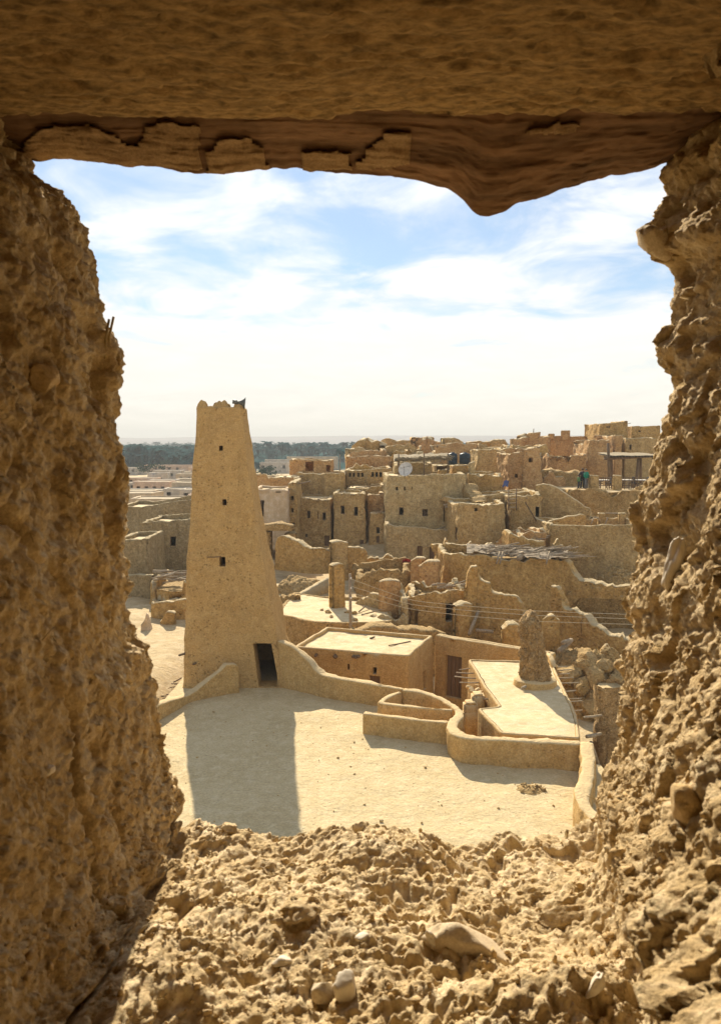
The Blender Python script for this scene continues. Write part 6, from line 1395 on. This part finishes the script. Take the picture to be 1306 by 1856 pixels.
embed('embedded_shard', 1222, 1035, (0.010, 0.008, 0.026), M_CHIP, 3, (0, 0.25, 0.3)); embed('embedded_stone', 1186, 440, (0.020, 0.018, 0.014), M_STONE, 5, (0, 0.5, 0)); embed('embedded_stone', 92, 1395, (0.004, 0.004, 0.004), M_CHIP, 6, (0, 0, 0))
embed('embedded_stone', 1245, 1460, (0.013, 0.012, 0.012), M_CLOD, 9, (0, 0, 0)); embed('embedded_stone', 76, 690, (0.012, 0.01, 0.014), M_CLOD, 12, (0, 0, 0))
def crumbs():
    rs = np.random.RandomState(5); sel = TG[iL - 60:iR + 120, 14:240]; n = 5200
    i = rs.randint(0, sel.shape[0], n); j = (rs.rand(n) * sel.shape[1]).astype(int); C = sel[i, j]
    t = (1 + 5 ** 0.5) / 2; ico = np.array([(-1, t, 0), (1, t, 0), (-1, -t, 0), (1, -t, 0), (0, -1, t), (0, 1, t), (0, -1, -t), (0, 1, -t), (t, 0, -1), (t, 0, 1), (-t, 0, -1), (-t, 0, 1)]) / 1.9
    fc = np.array([(0, 11, 5), (0, 5, 1), (0, 1, 7), (0, 7, 10), (0, 10, 11), (1, 5, 9), (5, 11, 4), (11, 10, 2), (10, 7, 6), (7, 1, 8), (3, 9, 4), (3, 4, 2), (3, 2, 6), (3, 6, 8), (3, 8, 9), (4, 9, 5), (2, 4, 11), (6, 2, 10), (8, 6, 7), (9, 8, 1)])
    r_ = 0.0006 * np.exp(rs.exponential(0.42, n)); r_ = np.minimum(r_, 0.0035)
    V = C[:, None, :] + ico[None] * (r_[:, None, None]) * rs.uniform(0.35, 1.4, (n, 12, 1)) * rs.uniform(0.5, 1.5, (n, 1, 3)); V[..., 2] += 0.1 * r_[:, None]
    Fq = (fc[None] + 12 * np.arange(n)[:, None, None]).reshape(-1, 3)
    obj('crumbs', mesh('crumbs', V.reshape(-1, 3), Fq, M_CLOD, smooth=False), label='loose crumbs of dry mud strewn over the sill', kind='stuff')
    vf = []
    for k in range(420):
        a = TG[rs.randint(0, TG.shape[0]), 14 + rs.randint(0, 225)]; dr = rs.normal(size=3); dr /= np.linalg.norm(dr); l = rs.uniform(0.005, 0.018)
        vf.append(tube([a - dr * l * 0.4, a, a + dr * l * 0.6 + np.array((0, 0, -0.001))], 0.00045, 3))
    V, Fc = join(*vf); obj('straw', mesh('straw', V, Fc, M_STRAW), label='bits of straw sticking out of the mud', kind='stuff')
crumbs()
for k, (px, py, q) in enumerate(((190, 612, (0.0035, 0, 0.016)), (197, 610, (0.0045, 0, 0.018)))):
    p = on_wall(px, py); V, Fc = tube([p - np.array((0.001, 0, 0.02)), p, p + np.array(q)], 0.0012, 6); part('straw_stub', V, Fc, M_STRAW, WALL)

# the dim room the viewer stands in
def room():
    V, Fc = box(-1.35, 1.35, -2.6, 0.085, H - 1.5, H + 1.05)
    bm = bmesh.new(); vs = [bm.verts.new(v) for v in V]
    for k, f in enumerate(Fc):
        if k == 3: continue                      # the window wall closes this side
        bm.faces.new([vs[i] for i in f])
    bm.verts.index_update(); Fc = [tuple(v.index for v in f.verts) for f in bm.faces]; bm.free()
    obj('room', mesh('room', V, Fc, M_MUD[1], smooth=False), label='bare mud room behind the window', kind='structure')
room()

def pebbles():
    rs = np.random.RandomState(8); t = (1 + 5 ** 0.5) / 2; ico = np.array([(-1, t, 0), (1, t, 0), (-1, -t, 0), (1, -t, 0), (0, -1, t), (0, 1, t), (0, -1, -t), (0, 1, -t), (t, 0, -1), (t, 0, 1), (-t, 0, -1), (-t, 0, 1)]) / 1.9
    fc = np.array([(0, 11, 5), (0, 5, 1), (0, 1, 7), (0, 7, 10), (0, 10, 11), (1, 5, 9), (5, 11, 4), (11, 10, 2), (10, 7, 6), (7, 1, 8), (3, 9, 4), (3, 4, 2), (3, 2, 6), (3, 6, 8), (3, 8, 9), (4, 9, 5), (2, 4, 11), (6, 2, 10), (8, 6, 7), (9, 8, 1)])
    n = 420; C = np.stack((rs.uniform(-6.3, 6.5, n), rs.uniform(16, 27, n), np.full(n, 0.005)), -1)
    C = C[(C[:, 1] < 21.5) | (C[:, 0] < 2.2)]; C = C[~((C[:, 1] > 25.5) & (C[:, 0] > 0))]; n = len(C)
    r_ = np.minimum(0.010 * np.exp(rs.exponential(0.45, n)), 0.05)
    V = C[:, None, :] + ico[None] * r_[:, None, None] * rs.uniform(0.5, 1.3, (n, 12, 1))
    obj('pebbles', mesh('pebbles', V.reshape(-1, 3), (fc[None] + 12 * np.arange(n)[:, None, None]).reshape(-1, 3), M_PARA, smooth=False), label='scattered grit and pebbles on the clay terrace', kind='stuff')
pebbles()
